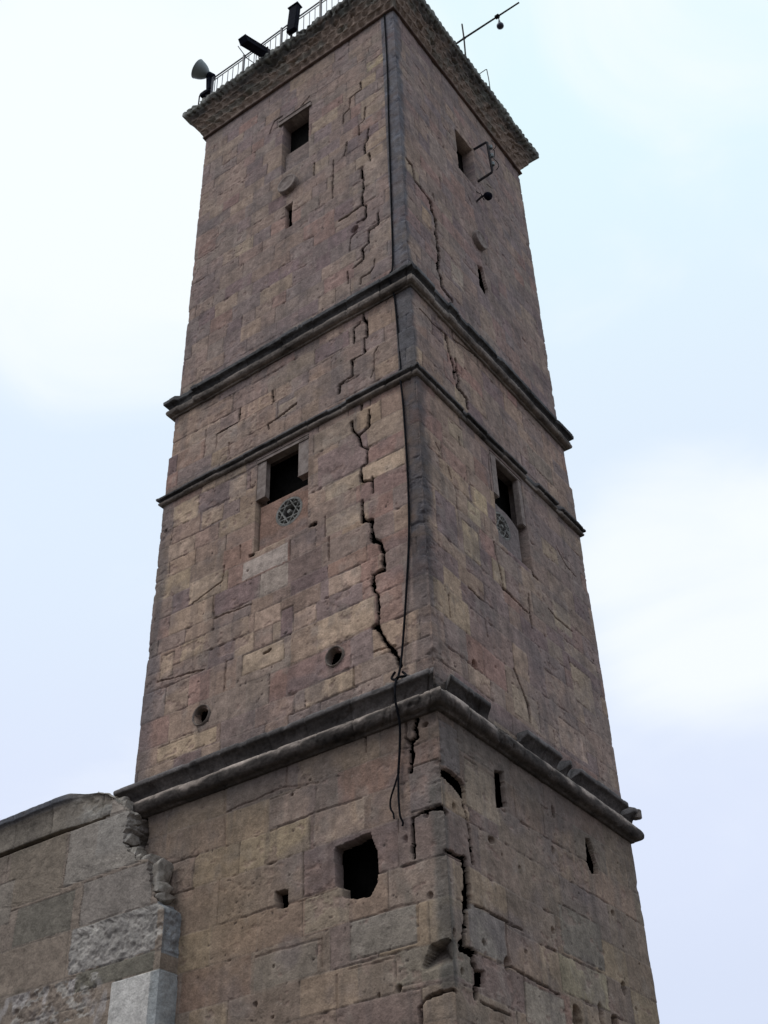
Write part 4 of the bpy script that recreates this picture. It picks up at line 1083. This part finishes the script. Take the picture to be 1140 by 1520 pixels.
    js = np.array([-9.4, -8.6, -7.75, -6.88, -6.12, -5.2]); dj = np.min(np.abs(xs[:, None] - js), axis=1)[None, :]
    p = p - .02 * (1 - sstep(.004, .016, dj)) * ((rows[:, 0] > -.05) & (rows[:, 1] > 8.5))[:, None]
    P = np.empty(p.shape + (3,), dtype=np.float32); P[..., 0] = xs[None, :]; P[..., 1] = -.30 - p; P[..., 2] = zz
    h = rows[:, 1][:, None]
    c = np.array((.25, .21, .17))[None, None] * (1 + .3 * n1 + .2 * n2)[..., None]
    seg = np.searchsorted(js, xs); tn = np.random.default_rng(5).uniform(.75, 1.2, 8)[seg]; c = c * tn[None, :, None]
    k = (sstep(8.90, 8.97, h) * (1 - wear))[..., None] * .85 * np.ones_like(c[..., :1]); c = c * (1 - k) + np.array((.105, .11, .13)) * k
    k = (.5 * sstep(.0, .5, fbm(xs, t, .4, .3, 845, 3)))[..., None]; c = c * (1 - k) + np.array((.115, .095, .08)) * k
    k = (.75 * wear * sstep(-.4, .3, n1))[..., None]; c = c * (1 - k) + np.array((.30, .275, .245)) * k
    grid_mesh('coping', P, M_TRIM, ruin, np.clip(c, .02, .8).astype(np.float32))
    m = MB(); 
    # closing stones at the ragged end of the coping
    o = stone_lump('broken_block', (-4.90, -.04, 8.55), (.17, .25, .16), mat_stone('lime_weathered_stone', attr=False, base=(.22, .19, .16), tint2=(.36, .32, .28), bump=.8), 61, ruin)
    stone_lump('broken_block', (-4.33, -.10, 7.74), (.14, .19, .10), bpy.data.materials['lime_weathered_stone'], 62, ruin)
    stone_lump('broken_block', (-4.13, -.13, 7.55), (.10, .13, .20), bpy.data.materials['lime_weathered_stone'], 63, ruin)
    for i, (bx, bz, q) in enumerate([(-4.72, 8.36, .09), (-4.74, 8.15, .10), (-4.58, 7.90, .11), (-4.44, 7.80, .09), (-4.05, 7.34, .09), (-4.0, 7.2, .08), (-4.62, 8.0, .07)]): stone_lump('broken_block', (bx, -.16, bz), (q, .13, q * .8), bpy.data.materials['lime_weathered_stone'], 70 + i, ruin)
    stone_lump('broken_block', (-5.1, .1, 8.72), (.2, .3, .14), bpy.data.materials['lime_weathered_stone'], 64, ruin)
ruined_wall()

# ---------------------------------------------------------------- railing on the cornice
RY, RZ = -.17, 24.64
rail = empty('railing', (-2.3, RY, RZ), 'thin grey iron railing along the left edge of the tower roof', 'railing')
m = MB(); m.tube([(-4.62, RY, RZ + .80), (-3.4, RY + .005, RZ + .79), (-2.2, RY - .004, RZ + .80), (.2, RY, RZ + .80)], .016, 8); m.build('top_rail', M_RAIL, rail)
m = MB(); m.tube([(-4.62, RY, RZ + .70), (-3.4, RY, RZ + .69), (-2.2, RY - .003, RZ + .70), (.2, RY, RZ + .70)], .011, 8); m.build('lower_rail', M_RAIL, rail)
m = MB(); m.tube([(-4.62, RY, RZ + .10), (.2, RY, RZ + .10)], .011, 8); m.build('bottom_rail', M_RAIL, rail)
m = MB(); m.box(-4.62 - .022, -4.62 + .022, RY - .022, RY + .022, RZ - .02, RZ + .84, .004); post = m.build('post', M_RAIL, rail)
m = MB(); m.tube([(-4.62, RY, RZ + .10), (-4.62, RY, RZ + .70)], .0085, 6); bal = m.build('baluster', M_RAIL, rail)
n = 0; x = -4.62 + .148
while x < .2:
    n += 1
    src = post if n % 7 == 6 else bal
    c = src.copy(); COL.objects.link(c); c.location.x += x + 4.62 + random.uniform(-.006, .006)
    x += .148
bal.location.x += .074

# ---------------------------------------------------------------- things standing on the roof edge
horn = empty('loudspeaker', (-4.83, -.16, 24.64), 'large grey horn loudspeaker at the left corner of the tower roof', 'loudspeaker')
hb = Vector((-4.72, -.22, 25.60)); ax = Vector((-.52, -.62, .50)).normalized()
m = MB(); m.lathe(hb, ax, [(0, .06), (.03, .11), (.09, .17), (.17, .225), (.26, .265), (.35, .29), (.40, .305), (.41, .31), (.40, .30), (.33, .26), (.2, .18), (.1, .10), (.06, .02)], 36); m.v = [tuple(hb + (Vector(q) - hb) * .72) for q in m.v]; m.build('horn', M_GREYMETAL, horn)
m = MB(); m.lathe(hb + ax * .32, -ax, [(.06, .001), (.06, .055), (.14, .06), (.16, .04), (.17, .001)], 24); m.build('inner_horn', M_GREYMETAL, horn)
m = MB(); m.lathe(hb + ax * .02, -ax, [(0, .05), (.02, .085), (.14, .09), (.17, .07), (.18, .001)], 20); m.build('driver', M_BLACK, horn)
m = MB(); m.frame_box((-4.70, -.20, 25.28), (.05, 0, .012), (0, .04, 0), (-.02, 0, .26), .01); m.frame_box((-4.76, -.20, 24.96), (.13, 0, 0), (0, .05, 0), (0, 0, .04), .01); m.tube([(-4.74, -.19, 25.0), (-4.74, -.19, 24.62)], .03, 8); m.build('stand', M_BLACK, horn)
m = MB(); m.tube([(-4.93, -.22, 24.63), (-4.93, -.22, 24.98), (-4.90, -.22, 25.06), (-4.80, -.21, 25.09), (-4.72, -.2, 25.08)], .016, 8); m.build('bracket', M_IRON, horn)

fl = empty('floodlight', (-3.13, -.2, 24.93), 'long black box floodlight tilted outwards through the roof railing next to the horn', 'floodlight', 'box floodlights on the roof railing')
a_, b_ = Vector((-3.12, -.10, 24.98)), Vector((-3.10, -.86, 24.46 + .04)); dv = (b_ - a_)
m = MB(); m.frame_box((a_ + b_) / 2, Vector((.085, 0, 0)), dv / 2, dv.cross(Vector((1, 0, 0))).normalized() * .06, .012); m.build('housing', M_BLACK, fl)
m = MB(); m.frame_box(b_ + dv.normalized() * .012, Vector((.095, 0, 0)), dv.normalized() * .012, dv.cross(Vector((1, 0, 0))).normalized() * .072, .004); m.build('front_rim', M_BLACK, fl)
m = MB(); m.tube([(-3.24, -.86, 24.42), (-3.33, -.5, 24.55), (-3.36, -.19, 24.75), (-3.36, -.19, 25.3)], .009, 6); m.tube([(-2.99, -.2, 24.64), (-2.99, -.25, 24.95), (-3.24, -.25, 24.95), (-3.24, -.2, 24.64)], .015, 6); m.build('bracket', M_IRON, fl)

fl2 = empty('floodlight', (-2.28, -.2, 24.64), 'upright black box floodlight standing against the middle of the roof railing', 'floodlight', 'box floodlights on the roof railing')
m = MB(); m.frame_box((-2.32, -.24, 25.32), (.115, .0, -.01), (0, .06, 0), (.03, 0, .42), .012); m.build('housing', M_BLACK, fl2)
m = MB(); m.frame_box((-2.29, -.24, 25.755), (.135, .0, -.01), (0, .085, 0), (.001, 0, .012), .004); m.build('cap', M_BLACK, fl2)
m = MB(); m.tube([(-2.42, -.2, 24.62), (-2.40, -.2, 25.0)], .018, 6); m.tube([(-2.24, -.2, 24.62), (-2.26, -.2, 25.0)], .018, 6); m.build('bracket', M_IRON, fl2)

# pole with a hanging bulb on the east side
lp = empty('lamp_pole', (.2, 2.25, 24.66), 'thin iron pole jutting out over the right roof edge, lashed to a short upright rod', 'pole')
m = MB(); m.tube([(-.6, 2.27, 25.36), (.3, 2.25, 25.36), (1.0, 2.245, 25.345), (1.63, 2.24, 25.33)], [.022, .022, .020, .018], 8); m.build('arm', M_IRON, lp)
m = MB(); m.tube([(.28, 2.21, 24.6), (.29, 2.22, 25.3), (.285, 2.22, 25.86)], .017, 8); m.build('upright', M_IRON, lp)
m = MB()
for i in range(3): m.lathe((.262 + .018 * i, 2.25, 25.36), (1, 0, 0), [(-.008, .026), (0, .034), (.008, .026)], 10)
m.build('lashing', M_CABLE, lp)
hl = empty('hanging_lamp', (1.13, 2.24, 25.0), 'small bulb lamp hanging on a short flex from the pole over the roof edge', 'lamp')
m = MB(); m.lathe((1.10, 2.243, 25.345), (1, 0, 0), [(-.05, .026), (-.04, .045), (.04, .045), (.05, .026)], 10); m.tube([(1.12, 2.243, 25.31), (1.13, 2.243, 25.22), (1.128, 2.243, 25.14)], .012, 6); m.build('flex', M_CABLE, hl)
m = MB(); m.lathe((1.128, 2.243, 25.16), (0.03, 0, -1), [(0, .02), (.05, .026), (.07, .022)], 14); m.build('socket', M_GREYMETAL, hl)
m = MB(); m.lathe((1.13, 2.243, 25.09), (0.03, 0, -1), [(0, .022), (.04, .034), (.08, .058), (.12, .075), (.155, .075), (.18, .055), (.195, .02), (.197, .001)], 20); m.build('bulb', M_GLASS, hl)
fr = MB(); fr.tube([(.30, 3.13, 24.55), (.305, 3.12, 24.9), (.30, 3.10, 25.26), (.27, 3.10, 25.28), (.0, 3.10, 25.26), (-.15, 3.1, 25.25)], .010, 6)
o = fr.build('bent_rod', M_IRON); tag(o, 'thin bent metal rod standing on the right roof edge beyond the pole', 'metal rod')

# insulator bracket beside the top window of the east face
ib = empty('insulator_bracket', (.0, 2.83, 21.9), 'black C-shaped iron bracket with wire loops fixed beside the right face top window', 'bracket')
m = MB(); m.tube([(-.12, 2.80, 22.40), (.20, 2.805, 22.40), (.22, 2.81, 22.38), (.24, 2.83, 21.50), (.22, 2.835, 21.44), (-.12, 2.84, 21.42)], .028, 6)
m.build('iron_bar', M_IRON, ib)
for i in range(3):
    zc = 22.2 - i * .27
    m = MB(); m.lathe((.275, 2.83, zc), (0, 0, 1), [(-.045, .012), (-.04, .035), (-.012, .035), (0, .02), (.012, .035), (.04, .035), (.045, .012)], 12); m.build('insulator', M_GREYMETAL, ib)
pts = []
for i in range(28):
    t = i / 27; pts.append((.30 + .055 * abs(math.sin(t * 3 * math.pi)), 2.86 + .05 * math.sin(t * 9), 22.45 - t * .95))
m = MB(); m.tube(pts, .007, 6); m.build('wire', M_CABLE, ib)

wl_ = empty('wall_lamp', (.0, 2.68, 20.6), 'small dark lamp on a short arm below the iron bracket on the right face', 'lamp')
m = MB(); m.tube([(-.12, 2.66, 20.60), (.04, 2.67, 20.68), (.13, 2.68, 20.64)], .022, 8); m.build('arm', M_IRON, wl_)
m = MB(); m.lathe((.12, 2.68, 20.66), (.5, .1, -.8), [(-.04, .02), (-.02, .05), (.03, .075), (.09, .08), (.12, .06), (.125, .001)], 18); m.build('shade', M_BLACK, wl_)
m = MB(); m.tube([(-.09, 2.68, 20.95), (-.05, 2.74, 20.9), (-.06, 2.80, 21.0), (-.05, 2.90, 20.88), (-.07, 2.96, 20.95)], .008, 6); m.build('wire', M_CABLE, wl_)

# cable running down beside the near corner
def smooth_path(pts, n=6):
    P = [Vector(p) for p in pts]; P = [P[0]] + P + [P[-1]]; o = []
    for i in range(1, len(P) - 2):
        for k in range(n):
            t = k / n; a, b, c, d = P[i - 1], P[i], P[i + 1], P[i + 2]
            o.append(.5 * ((2 * b) + (c - a) * t + (2 * a - 5 * b + 4 * c - d) * t * t + (3 * b - a - 3 * c + d) * t ** 3))
    return o + [P[-2]]
cab = empty('cable', (-.3, -.02, 8.7), 'long black cable down the left face near the corner, dangling below the lowest band', 'cable')
main = [(-.28, .062, 24.3), (-.275, .062, 23.9), (-.27, .063, 22.0), (-.305, .062, 19.95), (-.33, .062, 18.1), (-.355, .055, 16.6), (-.36, -.03, 16.26), (-.36, -.06, 16.12), (-.352, .02, 15.9), (-.34, .04, 15.7), (-.31, .04, 14.9), (-.29, .035, 14.25),
        (-.285, -.02, 14.10), (-.28, -.01, 13.95), (-.265, .005, 13.5), (-.25, .005, 12.6), (-.25, .005, 11.9), (-.28, .004, 11.1), (-.36, .004, 10.3), (-.43, .004, 9.7), (-.47, -.02, 9.3), (-.465, -.10, 9.06), (-.45, -.185, 8.93), (-.45, -.20, 8.70), (-.47, -.10, 8.45), (-.52, -.04, 8.2), (-.56, -.035, 7.86)]
m = MB(); m.tube(smooth_path(main), .015, 7); m.build('main_run', M_CABLE, cab)
m = MB(); m.tube(smooth_path([(-.56, -.035, 7.86), (-.60, -.045, 7.74), (-.665, -.05, 7.58), (-.675, -.045, 7.47), (-.645, -.04, 7.40), (-.63, -.05, 7.33)]), .0115, 7); m.build('loose_end', M_CABLE, cab)
m = MB(); m.tube(smooth_path([(-.56, -.035, 7.86), (-.565, -.04, 7.6), (-.56, -.04, 7.42), (-.545, -.05, 7.33), (-.52, -.04, 7.26), (-.535, -.03, 7.22)]), .0125, 7); m.build('loose_end', M_CABLE, cab)
m = MB(); m.tube(smooth_path([(-.45, -.02, 9.16), (-.40, -.04, 9.10), (-.36, -.09, 9.04), (-.43, -.15, 9.02), (-.52, -.08, 9.05), (-.60, -.04, 9.12), (-.56, -.02, 9.2)]), .016, 7); m.build('knot', M_CABLE, cab)

# ---------------------------------------------------------------- ground
def ground():
    m = MB(); n = 48; rad = [0, 6, 12, 20, 35, 60, 120, 300, 800, 2500]
    V = [(0, 0, 0)]; F = []
    for i, r in enumerate(rad[1:]):
        for k in range(n):
            a = 2 * math.pi * k / n
            V.append((r * math.cos(a), r * math.sin(a), (-.03 + .03 * math.sin(3 * a + i) if i > 2 else 0)))
    for k in range(n): F.append((0, 1 + k, 1 + (k + 1) % n))
    for i in range(len(rad) - 2):
        for k in range(n):
            a = 1 + i * n + k; b = 1 + i * n + (k + 1) % n
            F.append((a, a + n, b + n, b))
    m.add(V, F, True)
    o = m.build('ground', mat_stone('dusty_ground', attr=False, base=(.075, .066, .056), tint2=(.11, .095, .08), bump=.6)); tag(o, kind='structure')
ground()
